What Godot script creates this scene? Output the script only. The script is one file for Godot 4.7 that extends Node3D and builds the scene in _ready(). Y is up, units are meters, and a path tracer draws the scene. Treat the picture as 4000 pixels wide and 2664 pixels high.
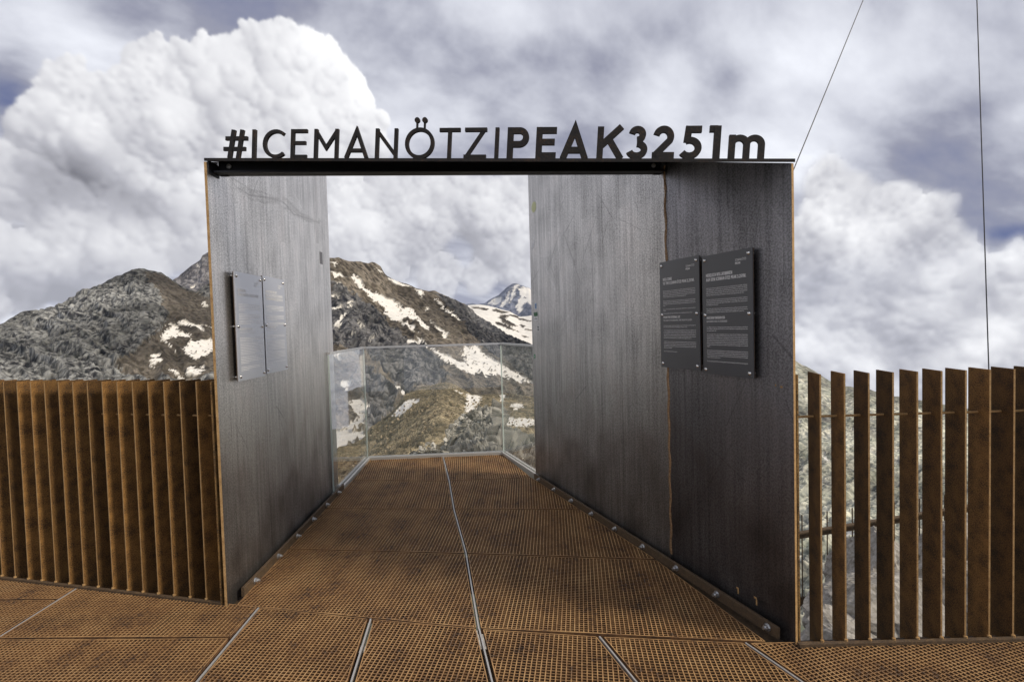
extends Node3D
# A welded steel gateway and viewing platform on a mountain top, looking out over scree slopes and clouds.

const LF := Vector3(-1.613, 0, -2.602)   # foot of the gateway's side plates: near and far ends
const LR := Vector3(-1.678, 0, -4.487)
const RF := Vector3(1.273, 0, -2.168)
const RR := Vector3(0.2, 0, -4.714)
const LID_L := Vector3(-1.613, 2.444, -2.602)   # near edge of the sloping lid
const LID_R := Vector3(1.273, 2.212, -2.168)

var mats := {}
var used_names := {}


func V(x: float, y: float, z: float) -> Vector3:
	return Vector3(x, y, z)


func Q(a: Array) -> PackedVector2Array:
	var o := PackedVector2Array()
	for i in range(0, a.size(), 2):
		o.append(Vector2(a[i], a[i + 1]) * 0.001)
	return o


func _ready() -> void:
	# camera, sky, sun, exposure
	var cam := Camera3D.new()
	cam.name = "camera"
	cam.fov = 70.82
	cam.near = 0.05
	cam.far = 60000.0
	cam.current = true
	var pitch := 0.0318631
	var roll := -0.0277118
	var back := Vector3(0, sin(pitch), cos(pitch))
	var up0 := Vector3(0, cos(pitch), -sin(pitch))
	var right := Vector3.RIGHT * cos(roll) + up0 * sin(roll)
	cam.transform = Transform3D(Basis(right, back.cross(right), back), Vector3(0, 1.5, 0))
	add_child(cam)
	var env := Environment.new()
	env.background_mode = Environment.BG_SKY
	env.tonemap_mode = Environment.TONE_MAPPER_LINEAR
	env.tonemap_exposure = EXPOSURE
	env.sdfgi_enabled = true
	env.ssao_enabled = true
	env.ssil_enabled = true
	env.sky = Sky.new()
	var pan := PanoramaSkyMaterial.new()
	pan.panorama = cloudy_sky()
	env.sky.sky_material = pan
	env.sky_rotation = sky_lean().get_euler()
	if FOG > 0.0:
		env.fog_enabled = true
		env.fog_density = FOG
		env.fog_light_color = Color(0.78, 0.84, 0.95)
	env.volumetric_fog_enabled = true
	env.volumetric_fog_density = 0.0
	var we := WorldEnvironment.new()
	we.name = "world_environment"
	we.environment = env
	add_child(we)
	var sun := DirectionalLight3D.new()
	sun.name = "sun"
	sun.light_color = Color(1.0, 0.95, 0.87)
	sun.light_energy = SUN
	sun.light_angular_distance = SUN_SIZE
	sun.shadow_enabled = true
	sun.basis = Basis.looking_at(-SUN_DIR.normalized(), Vector3.UP)
	add_child(sun)
	make_materials()
	build_land()
	build_deck()
	build_gateway()
	build_fences()
	build_balustrade()
	build_info_boards()
	build_stickers()
	build_cables()
	build_stair_rail()
	build_boulders()

const EXPOSURE := 1.2
const FOG := 0.00002
const SUN := 0.95
const SUN_SIZE := 13.0
const SUN_DIR := Vector3(0.75, 0.56, 0.26)


# ---------------------------------------------------------------- helpers

func numbered(called: String) -> String:
	var n: int = used_names.get(called, 0)
	used_names[called] = n + 1
	return called if n == 0 else "%s_%03d" % [called, n]


func tag(o: Node, label: String, category: String, group := "", kind := "") -> Node:
	o.set_meta("label", label)
	if category:
		o.set_meta("category", category)
	if group:
		o.set_meta("group", group)
	if kind:
		o.set_meta("kind", kind)
	return o


func thing(called: String, at := Vector3.ZERO) -> Node3D:
	var o := Node3D.new()
	o.name = numbered(called)
	o.position = at
	add_child(o)
	return o


func put(called: String, mesh: Mesh, material: Material, parent: Node = null, xf := Transform3D()) -> MeshInstance3D:
	var o := MeshInstance3D.new()
	o.mesh = mesh
	if material:
		o.material_override = material
	o.transform = xf
	if parent == null:
		o.name = numbered(called)
		add_child(o)
	else:
		var n := 0
		for c in parent.get_children():
			if str(c.name) == called or str(c.name).begins_with(called + "_0"):
				n += 1
		o.name = called if n == 0 else "%s_%03d" % [called, n]
		parent.add_child(o, true)
	return o


func begin() -> SurfaceTool:
	var st := SurfaceTool.new()
	st.begin(Mesh.PRIMITIVE_TRIANGLES)
	st.set_smooth_group(-1)
	return st


func done(st: SurfaceTool) -> ArrayMesh:
	st.generate_normals()
	return st.commit()


func tri(st: SurfaceTool, a: Vector3, b: Vector3, c: Vector3, inside: Vector3) -> void:
	if (b - a).cross(c - a).dot((a + b + c) / 3.0 - inside) > 0.0:
		var k := b
		b = c
		c = k
	for p in [a, b, c]:
		st.add_vertex(p)


func quad(st: SurfaceTool, a: Vector3, b: Vector3, c: Vector3, d: Vector3, inside: Vector3) -> void:
	tri(st, a, b, c, inside)
	tri(st, a, c, d, inside)


func box(st: SurfaceTool, c: Vector3, x: Vector3, y: Vector3, z: Vector3) -> void:   # half axes
	var p := []
	for i in 8:
		p.append(c + x * (1 if i & 1 else -1) + y * (1 if i & 2 else -1) + z * (1 if i & 4 else -1))
	for f in [[0, 1, 3, 2], [4, 5, 7, 6], [0, 1, 5, 4], [2, 3, 7, 6], [0, 2, 6, 4], [1, 3, 7, 5]]:
		quad(st, p[f[0]], p[f[1]], p[f[2]], p[f[3]], c)


# A box with chamfered long edges along y, for bars and plates that catch light
func bevel_box(st: SurfaceTool, c: Vector3, x: Vector3, y: Vector3, z: Vector3, r: float) -> void:
	var xr := x.normalized() * r
	var zr := z.normalized() * r
	var ring := [x + z - xr, x + z - zr, x - z + zr, x - z - xr, -x - z + xr, -x - z + zr, -x + z - zr, -x + z + xr]
	for i in 8:
		var a: Vector3 = ring[i]
		var b: Vector3 = ring[(i + 1) % 8]
		quad(st, c + a - y, c + b - y, c + b + y, c + a + y, c)
		tri(st, c + a + y, c + b + y, c + y, c)
		tri(st, c + a - y, c + b - y, c - y, c)


func bar(st: SurfaceTool, a: Vector3, b: Vector3, w: float, h: float) -> void:   # top face at a and b
	var d := (b - a) * 0.5
	var s := d.cross(Vector3.UP).normalized() * w * 0.5
	var u := s.cross(d).normalized() * h * 0.5
	if u.y < 0:
		u = -u
	box(st, (a + b) * 0.5 - u, d, u, s)


func tube(st: SurfaceTool, path: PackedVector3Array, r: float, sides := 8, ends := true) -> void:
	var rings := []
	for i in path.size():
		var d: Vector3 = (path[mini(i + 1, path.size() - 1)] - path[maxi(i - 1, 0)]).normalized()
		var s := d.cross(Vector3.UP if absf(d.y) < 0.95 else Vector3.RIGHT).normalized()
		var t := s.cross(d)
		var ring := []
		for k in sides:
			ring.append(path[i] + (s * cos(TAU * k / sides) + t * sin(TAU * k / sides)) * r)
		rings.append(ring)
	for i in path.size() - 1:
		var m: Vector3 = (path[i] + path[i + 1]) * 0.5
		for k in sides:
			var k2 := (k + 1) % sides
			quad(st, rings[i][k], rings[i][k2], rings[i + 1][k2], rings[i + 1][k], m)
	if ends:
		for e in [0, path.size() - 1]:
			var m: Vector3 = path[1] if e == 0 else path[e - 1]
			for k in sides:
				tri(st, path[e], rings[e][k], rings[e][(k + 1) % sides], m)


func noise(type: int, freq: float, oct: int, seed_: int, fractal := FastNoiseLite.FRACTAL_FBM) -> FastNoiseLite:
	var n := FastNoiseLite.new()
	n.noise_type = type
	n.frequency = freq
	n.seed = seed_
	n.fractal_type = fractal if oct > 1 else FastNoiseLite.FRACTAL_NONE
	n.fractal_octaves = oct
	return n


# ---------------------------------------------------------------- sky: air and clouds by direction

const TOWERS := [-28.2,24.3,4.6,4.3, -22.8,25.2,5.2,4.6, -24.8,27.1,2.9,2.5, -27.6,26.9,2.4,2.1, -22.2,27.7,2.7,2.3, -18.8,23.7,4.3,3.8, -16.6,21.4,2.8,2.5, -31.6,23.3,3.3,3.3, -33.4,24.0,2.5,2.5, -36.5,23.5,2.0,2.1, -35.1,24.8,1.7,1.7, -37.5,21.0,2.9,3.2, -41.2,20.1,2.5,2.9, -42.3,21.2,1.5,1.8, -42.9,18.7,2.3,2.8, -44.3,17.7,1.6,2.0, -44.9,15.9,1.3,1.7, -39.9,17.0,3.3,3.9, -34.3,19.1,4.2,4.5, -29.2,19.2,5.1,5.2, -23.4,20.0,6.0,5.8, -17.6,18.8,3.5,3.3, -37.8,14.8,3.2,3.8, -33.5,14.7,3.2,3.6, -42.8,16.0,1.9,2.4]
const LOW_BANK := [-45.8,13.4,1.4,1.9, -44.2,13.7,1.1,1.4, -38.1,8.6,3.8,4.7, -34.0,10.5,3.9,4.5, -41.8,7.1,2.9,3.8, -45.1,6.2,2.3,3.2, -48.0,5.6,2.3,3.4, -31.7,12.8,2.6,2.9, -37.0,11.4,2.3,2.8, -39.9,10.0,1.8,2.3, -29.1,11.8,3.5,3.9, -25.4,13.0,4.2,4.4, -46.2,15.3,0.6,0.8, -43.6,11.6,3.0,2.6]
const MIDDLE := [-19.2,15.6,2.5,2.5, -17.0,11.6,4.0,4.0, -19.0,7.7,3.2,3.3, -13.5,15.0,2.9,2.8, -10.7,11.2,3.5,3.4, -6.1,14.2,3.6,3.3, -1.0,11.7,4.6,4.4, 1.4,7.6,3.1,3.0, 3.2,14.4,4.1,3.8, -14.8,7.3,2.9,2.9, -8.9,5.8,2.5,2.5, -3.8,5.7,2.1,2.0, 6.6,9.4,4.6,4.5, 11.6,6.2,5.0,5.0, 16.5,6.9,5.7,5.8, -10.5,16.0,2.5,2.3]
const EAST := [33.4,13.0,2.0,2.2, 35.1,10.7,2.4,2.8, 38.7,9.7,2.0,2.5, 32.6,8.2,2.6,3.0, 40.0,6.4,2.7,3.5, 42.9,3.0,2.5,3.4, 36.8,5.2,3.3,4.1, 45.5,0.6,2.0,2.9, 33.3,3.0,3.3,3.9, 38.7,0.2,2.9,3.6, 42.9,-1.5,2.5,3.4, 46.8,-1.6,2.0,2.8, 31.4,-1.3,3.0,3.5, 46.5,4.5,0.9,1.2, 25.5,5.3,4.2,4.6, 21.1,2.8,4.1,4.3, 35.0,1.5,5.0,3.0, 42.0,1.0,5.0,3.0, 48.0,2.0,4.0,3.0, 28.0,1.0,5.0,3.0, 54.0,1.5,5.0,3.0, 30.0,-3.5,4.0,3.0, 34.0,-4.5,3.6,3.0, 38.0,-4.0,3.6,2.8, 42.0,-5.0,3.6,2.8, 46.0,-4.5,3.6,2.8, 50.0,-4.0,4.0,3.0, 28.0,-6.0,4.0,3.0, 36.0,-7.0,4.0,3.0, 44.0,-7.5,4.0,3.0]
const VEIL := [36.8,23.3,8.5,4.7,0.25, 21.3,16.6,13.3,3.9,0.25, 4.8,32.0,7.5,1.8,0.25, -42.4,24.6,4.2,2.5,0.20, -29.4,30.3,7.7,2.0,-0.20, -12.9,30.4,7.2,3.3,-0.25, -0.5,27.3,5.1,2.4,-0.12, 12.1,26.5,3.9,2.4,-0.15, -45.8,18.9,1.5,2.9,-0.40, 44.2,14.0,4.8,2.1,-0.06, 44.2,16.7,4.2,0.8,-0.12, 23.6,23.3,2.6,2.2,-0.30, 21.5,21.0,2.0,1.6,-0.14, 25.5,24.5,1.8,1.4,-0.12, -10.7,23.9,5.9,2.5,-0.10, 27.8,27.9,3.6,1.4,-0.06, 46.5,6.4,1.5,0.7,-0.45, -6.4,5.2,3.6,1.3,-0.20, -2.4,17.4,3.1,0.9,-0.15, 35.1,7.0,4.2,2.5,0.10]
const BILLOWS := [-44.0,13.7,2.4,2.1,-0.35, -40.1,12.6,3.9,2.2,-0.40, -37.0,11.8,2.0,1.6,-0.20, -44.6,10.8,1.8,2.1,-0.25, -30.9,15.8,4.5,2.4,-0.08, -26.1,16.3,3.7,2.5,-0.10, -8.8,8.3,4.5,2.0,-0.25, -4.1,10.7,3.6,2.0,-0.20, -14.7,9.7,2.9,1.5,-0.12, 23.6,23.3,3.4,2.3,-0.35, 33.3,3.8,2.9,2.6,-0.30, 44.2,2.9,2.4,1.8,-0.15, 34.1,10.9,2.1,2.4,0.10, 39.3,-0.2,1.2,1.2,0.15, 45.5,-0.8,1.3,1.5,0.15, -44.7,3.6,3.9,1.8,-0.30, -38.3,3.4,3.8,1.6,-0.15, -36.5,8.7,5.0,2.4,0.08, -26.5,25.0,6.1,2.2,0.08, -24.6,21.0,5.1,2.0,-0.06, 46.3,4.2,0.7,0.7,0.20, 36.1,-0.6,3.1,2.0,-0.22, 40.8,-3.1,2.6,1.3,-0.15, 33.0,-3.2,2.0,1.3,0.16, 44.0,-3.2,2.0,1.0,0.14]


# Clouds are heaps of round puffs, each heap given as az, el and radii in degrees; the window reaches az -60..60, el -4..44
const SKY_AZ := 60.0
const SKY_LO := -4.0
const SKY_HI := 44.0


# The cloud sheets lean: they sink towards the valley on the right, where the platform looks down on them.
func sky_lean() -> Basis:
	var axis := Vector3(sin(deg_to_rad(-40.0)), 0, -cos(deg_to_rad(-40.0)))
	return Basis(axis, deg_to_rad(11.0))


func leaned(list: Array, step: int) -> Array:   # az and el of each entry, seen from the leaning sheet
	var inv := sky_lean().inverse()
	var o := list.duplicate()
	for k in range(0, o.size(), step):
		var az := deg_to_rad(o[k])
		var el := deg_to_rad(o[k + 1])
		var d := inv * Vector3(sin(az) * cos(el), sin(el), -cos(az) * cos(el))
		o[k] = rad_to_deg(atan2(d.x, -d.z))
		o[k + 1] = rad_to_deg(asin(d.y))
	return o


func blurred(v: PackedFloat32Array, w: int, h: int, times: int) -> PackedFloat32Array:
	var im := Image.create_from_data(w, h, false, Image.FORMAT_RF, v.to_byte_array())
	var ww := w
	var hh := h
	for k in times:
		ww = maxi(ww / 2, 4)
		hh = maxi(hh / 2, 4)
		im.resize(ww, hh, Image.INTERPOLATE_BILINEAR)
	im.resize(w, h, Image.INTERPOLATE_CUBIC)
	return im.get_data().to_float32_array()


func heap(list: Array, w: int, h: int, seed_: int, warp: PackedByteArray, soft: int) -> Array:   # [cover, fine shade, broad shade]
	var rng := RandomNumberGenerator.new()
	rng.seed = seed_
	var per := w / (2.0 * SKY_AZ)
	var tall := PackedFloat32Array()
	var lit := PackedFloat32Array()
	tall.resize(w * h)
	lit.resize(w * h)
	var light := Vector3(0.42, 0.74, 0.53)
	var todo := []
	for k in range(0, list.size(), 4):
		todo.append([list[k], list[k + 1], list[k + 2], list[k + 3], 0.0, 0])
	var at := 0
	while at < todo.size():
		var b: Array = todo[at]
		at += 1
		if b[5] < 2:
			for k in (9 if b[5] == 0 else 5):
				var ang := rng.randf() * TAU
				var out := sqrt(rng.randf()) * 0.97
				var f := rng.randf_range(0.26, 0.5)
				var lift: float = b[4] + b[2] * sqrt(1.0 - out * out) * 0.86
				todo.append([b[0] + cos(ang) * out * b[2], b[1] + sin(ang) * out * b[3], b[2] * f, b[3] * f, lift, b[5] + 1])
		var cx: float = (b[0] + SKY_AZ) * per
		var cy: float = (SKY_HI - b[1]) * per
		var rx: float = b[2] * per
		var ry: float = b[3] * per
		for j in range(maxi(0, int(cy - ry * 1.45)), mini(h, int(cy + ry * 1.45) + 2)):
			for i in range(maxi(0, int(cx - rx * 1.45)), mini(w, int(cx + rx * 1.45) + 2)):
				var n := j * w + i
				var s := 1.0 + (warp[n] - 128) * 0.0026
				var dx := (i - cx) / rx * s
				var dy := (cy - j) / ry * s
				var q := dx * dx + dy * dy
				if q < 1.0:
					var z := sqrt(1.0 - q)
					var t: float = b[4] + b[2] * z
					if t > tall[n]:
						tall[n] = t
						lit[n] = 0.5 + 0.5 * (dx * light.x + dy * light.y + z * light.z)
	var mask := PackedFloat32Array()
	mask.resize(w * h)
	for n in w * h:
		mask[n] = 1.0 if tall[n] > 0.0 else 0.0
	var m1 := blurred(mask, w, h, 1)
	var m2 := blurred(mask, w, h, 2)
	var l2 := blurred(lit, w, h, 2)
	var m4 := blurred(mask, w, h, 5)
	var l4 := blurred(lit, w, h, 5)
	for n in w * h:
		l2[n] /= maxf(m2[n], 0.02)
		l4[n] /= maxf(m4[n], 0.02)
	return [m1 if soft <= 1 else blurred(mask, w, h, soft), l2, l4]


func gauss_table(list: Array, w: int, h: int) -> Image:
	var v := PackedFloat32Array()
	v.resize(w * h)
	for j in h:
		var el := SKY_HI - (j + 0.5) / h * (SKY_HI - SKY_LO)
		for i in w:
			var az := -SKY_AZ + (i + 0.5) / w * 2.0 * SKY_AZ
			var s := 0.0
			for k in range(0, list.size(), 5):
				var dx: float = (az - list[k]) / list[k + 2]
				var dy: float = (el - list[k + 1]) / list[k + 3]
				var q := dx * dx + dy * dy
				if q < 6.0:
					s += list[k + 4] * exp(-q * 0.9)
			v[j * w + i] = s
	return Image.create_from_data(w, h, false, Image.FORMAT_RF, v.to_byte_array())


func floats(im: Image, w: int, h: int) -> PackedFloat32Array:
	im.resize(w, h, Image.INTERPOLATE_CUBIC)
	return im.get_data().to_float32_array()


func cloudy_sky() -> ImageTexture:
	var W := 4096
	var H := 2048
	# clouds all round, with the same weather as in view, at a coarse step
	var cw := 1024
	var ch := 512
	var base := noise(FastNoiseLite.TYPE_SIMPLEX_SMOOTH, 1.0, 5, 11)
	var puff := noise(FastNoiseLite.TYPE_SIMPLEX_SMOOTH, 1.0, 5, 23)
	var coarse := PackedFloat32Array()
	coarse.resize(cw * ch * 3)
	for j in ch:
		var el := PI * (0.5 - (j + 0.5) / ch)
		for i in cw:
			var at := (j * cw + i) * 3
			if el < -0.09:
				coarse[at] = 0.54
				coarse[at + 1] = 0.55
				coarse[at + 2] = 0.58
				continue
			var az := TAU * (i + 0.5) / cw
			var d := Vector3(sin(az) * cos(el), sin(el), -cos(az) * cos(el))
			var s := 1.0 / (maxf(d.y, 0.0) + 0.25)
			var veil := 0.56 + 0.42 * base.get_noise_2d(d.x * s * 1.1, d.z * s * 1.1 + 7.0)
			var c := veil_colour(veil)
			var m := puff.get_noise_3d(d.x * 2.2, d.y * 3.4, d.z * 2.2) + 0.35 - d.y * 0.9
			if m > 0.0:
				var up := puff.get_noise_3d(d.x * 2.2, d.y * 3.4 + 0.12, d.z * 2.2)
				var shade := clampf(0.66 - (up + 0.35 - d.y * 0.9 - m) * 1.6, 0.25, 0.96)
				c = c.lerp(puff_colour(shade), smoothstep(0.0, 0.16, m))
			coarse[at] = c.r
			coarse[at + 1] = c.g
			coarse[at + 2] = c.b
	var whole := Image.create_from_data(cw, ch, false, Image.FORMAT_RGBF, coarse.to_byte_array())
	whole.resize(W, H, Image.INTERPOLATE_CUBIC)
	# the banks and towers that stand before the platform, at full resolution
	var x0 := -int(SKY_AZ / 360.0 * W)
	var w := -2 * x0
	var y0 := int((90.0 - SKY_HI) / 180.0 * H)
	var h := int((90.0 - SKY_LO) / 180.0 * H) - y0
	var veil_add := floats(gauss_table(leaned(VEIL, 5), 240, 96), w, h)
	var tone_add := floats(gauss_table(leaned(BILLOWS, 5), 240, 96), w, h)
	# puffy relief, from warped noise
	var big := noise(FastNoiseLite.TYPE_SIMPLEX_SMOOTH, 0.011, 6, 5)
	big.fractal_gain = 0.52
	big.domain_warp_enabled = true
	big.domain_warp_amplitude = 26.0
	big.domain_warp_frequency = 0.012
	big.domain_warp_fractal_octaves = 3
	var cauli := noise(FastNoiseLite.TYPE_CELLULAR, 0.016, 3, 9)
	cauli.fractal_gain = 0.42
	cauli.cellular_return_type = FastNoiseLite.RETURN_DISTANCE
	cauli.cellular_distance_function = FastNoiseLite.DISTANCE_EUCLIDEAN
	cauli.domain_warp_enabled = true
	cauli.domain_warp_amplitude = 22.0
	cauli.domain_warp_frequency = 0.02
	cauli.domain_warp_fractal_octaves = 4
	var wisp := noise(FastNoiseLite.TYPE_SIMPLEX_SMOOTH, 0.006, 7, 31)
	wisp.fractal_gain = 0.56
	var nb := big.get_image(w, h, false, false, false).get_data()
	var nc := cauli.get_image(w, h, false, false, true).get_data()
	var sets := []
	var round := 0
	for list in [TOWERS, LOW_BANK, MIDDLE, EAST]:
		sets.append(heap(leaned(list, 4), w, h, 60 + round, nb, [1, 3, 4, 4][round]))
		round += 1
	# tone, fine relief, broad relief, mottling, density
	var kinds := [[0.76, 0.3, 0.75, 0.2, 1.0], [0.73, 0.24, 0.45, 0.34, 1.0], [0.73, 0.24, 0.34, 0.45, 0.95], [0.69, 0.28, 0.3, 0.62, 0.96]]
	var px := PackedFloat32Array()
	px.resize(w * h * 3)
	var whole_data := whole.get_data().to_float32_array()
	for j in h:
		var el := SKY_HI - (j + 0.5) / h * (SKY_HI - SKY_LO)
		var sy := 1.0 / (sin(deg_to_rad(maxf(el, 0.0))) + 0.16)
		for i in w:
			var n := j * w + i
			var az := -SKY_AZ + (i + 0.5) / w * 2.0 * SKY_AZ
			var b := nb[n] / 255.0 - 0.5
			var f := 0.5 - nc[n] / 255.0
			var a := deg_to_rad(az)
			var veil := 0.56 + 0.46 * wisp.get_noise_2d(sin(a) * sy * 210.0 - cos(a) * sy * 60.0, cos(a) * sy * 330.0) + veil_add[n] * 0.9 + b * 0.1
			veil += 0.14 * smoothstep(14.0, 4.0, el)
			var c := veil_colour(veil)
			for k in 4:
				var cover: float = sets[k][0][n]
				if cover < 0.01:
					continue
				var how: Array = kinds[k]
				if k > 0:
					cover = smoothstep(0.12, 0.8, cover + b * 0.55 + f * 0.12)
				var fine: float = clampf(sets[k][1][n], 0.0, 1.1)
				var broad: float = clampf(sets[k][2][n], 0.0, 1.1)
				var shade: float = how[0] + (fine - 0.75) * float(how[1]) + (broad - 0.75) * float(how[2]) + b * float(how[3]) + f * 0.04 + tone_add[n] * 0.75
				c = c.lerp(puff_colour(shade), clampf(cover, 0.0, 1.0) * float(how[4]))
			# towards the rim of the table it runs over into the weather all round
			var keep := smoothstep(0.0, 8.0, SKY_AZ - absf(az)) * smoothstep(0.0, 6.0, SKY_HI - el)
			var xx := (x0 + i + W) % W
			var wa := ((y0 + j) * W + xx) * 3
			px[n * 3] = lerpf(whole_data[wa], c.r, keep)
			px[n * 3 + 1] = lerpf(whole_data[wa + 1], c.g, keep)
			px[n * 3 + 2] = lerpf(whole_data[wa + 2], c.b, keep)
	var part := Image.create_from_data(w, h, false, Image.FORMAT_RGBF, px.to_byte_array())
	whole.blit_rect(part, Rect2i(-x0, 0, w + x0, h), Vector2i(0, y0))
	whole.blit_rect(part, Rect2i(0, 0, -x0, h), Vector2i(W + x0, y0))
	return ImageTexture.create_from_image(whole)


func veil_colour(v: float) -> Color:   # high thin cloud before blue air
	v = clampf(v, 0.0, 1.0)
	if v < 0.4:
		return Color(0.07, 0.10, 0.24).lerp(Color(0.27, 0.28, 0.355), v / 0.4)
	if v < 0.7:
		return Color(0.27, 0.28, 0.355).lerp(Color(0.58, 0.595, 0.66), (v - 0.4) / 0.3)
	return Color(0.58, 0.595, 0.66).lerp(Color(0.82, 0.84, 0.9), (v - 0.7) / 0.3)


func puff_colour(v: float) -> Color:   # sunlit cumulus
	v = clampf(v, 0.0, 1.0)
	if v < 0.5:
		return Color(0.12, 0.12, 0.14).lerp(Color(0.42, 0.42, 0.46), v / 0.5)
	return Color(0.42, 0.42, 0.46).lerp(Color(0.93, 0.93, 0.94), (v - 0.5) / 0.5)


# ---------------------------------------------------------------- materials

func plain(c: Color, rough: float, metal := 0.0, spec := 0.5) -> StandardMaterial3D:
	var m := StandardMaterial3D.new()
	m.albedo_color = c.linear_to_srgb()
	m.roughness = rough
	m.metallic = metal
	m.metallic_specular = spec
	return m


func ramp(points: Array) -> PackedColorArray:   # [[at, colour (linear)], ...] as 256 sRGB steps
	var o := PackedColorArray()
	for i in 256:
		var t := i / 255.0
		var c: Color = points[0][1]
		for k in points.size() - 1:
			if t >= points[k][0]:
				c = points[k][1].lerp(points[k + 1][1], clampf((t - points[k][0]) / (points[k + 1][0] - points[k][0]), 0, 1))
		o.append(c.linear_to_srgb())
	return o


func seamless(n: FastNoiseLite, size: int) -> PackedByteArray:
	return n.get_seamless_image(size, size, false, false, 0.12, true).get_data()


func texture(bytes: PackedByteArray, w: int, h: int) -> ImageTexture:
	return ImageTexture.create_from_image(Image.create_from_data(w, h, false, Image.FORMAT_RGB8, bytes))


func rust_texture(size: int, coarse: float, fine: float, weight: float, steps: Array, seed_: int) -> ImageTexture:
	var a := seamless(noise(FastNoiseLite.TYPE_SIMPLEX_SMOOTH, coarse, 4, seed_), size)
	var b := seamless(noise(FastNoiseLite.TYPE_SIMPLEX_SMOOTH, fine, 3, seed_ + 1), size)
	var c := seamless(noise(FastNoiseLite.TYPE_VALUE, 0.45, 2, seed_ + 2), size)
	var r := ramp(steps)
	var o := PackedByteArray()
	o.resize(size * size * 3)
	for i in size * size:
		var v := clampi(int(a[i] * (1.0 - weight - 0.15) + b[i] * weight + c[i] * 0.15), 0, 255)
		var k := r[v]
		o[i * 3] = int(k.r * 255)
		o[i * 3 + 1] = int(k.g * 255)
		o[i * 3 + 2] = int(k.b * 255)
	return texture(o, size, size)


func rusty(tex: ImageTexture, scale_: float, rough: float, world := false) -> StandardMaterial3D:
	var m := StandardMaterial3D.new()
	m.albedo_texture = tex
	m.uv1_triplanar = true
	m.uv1_world_triplanar = world
	m.uv1_scale = Vector3.ONE * scale_
	m.roughness = rough
	m.metallic_specular = 0.35
	return m


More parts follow.
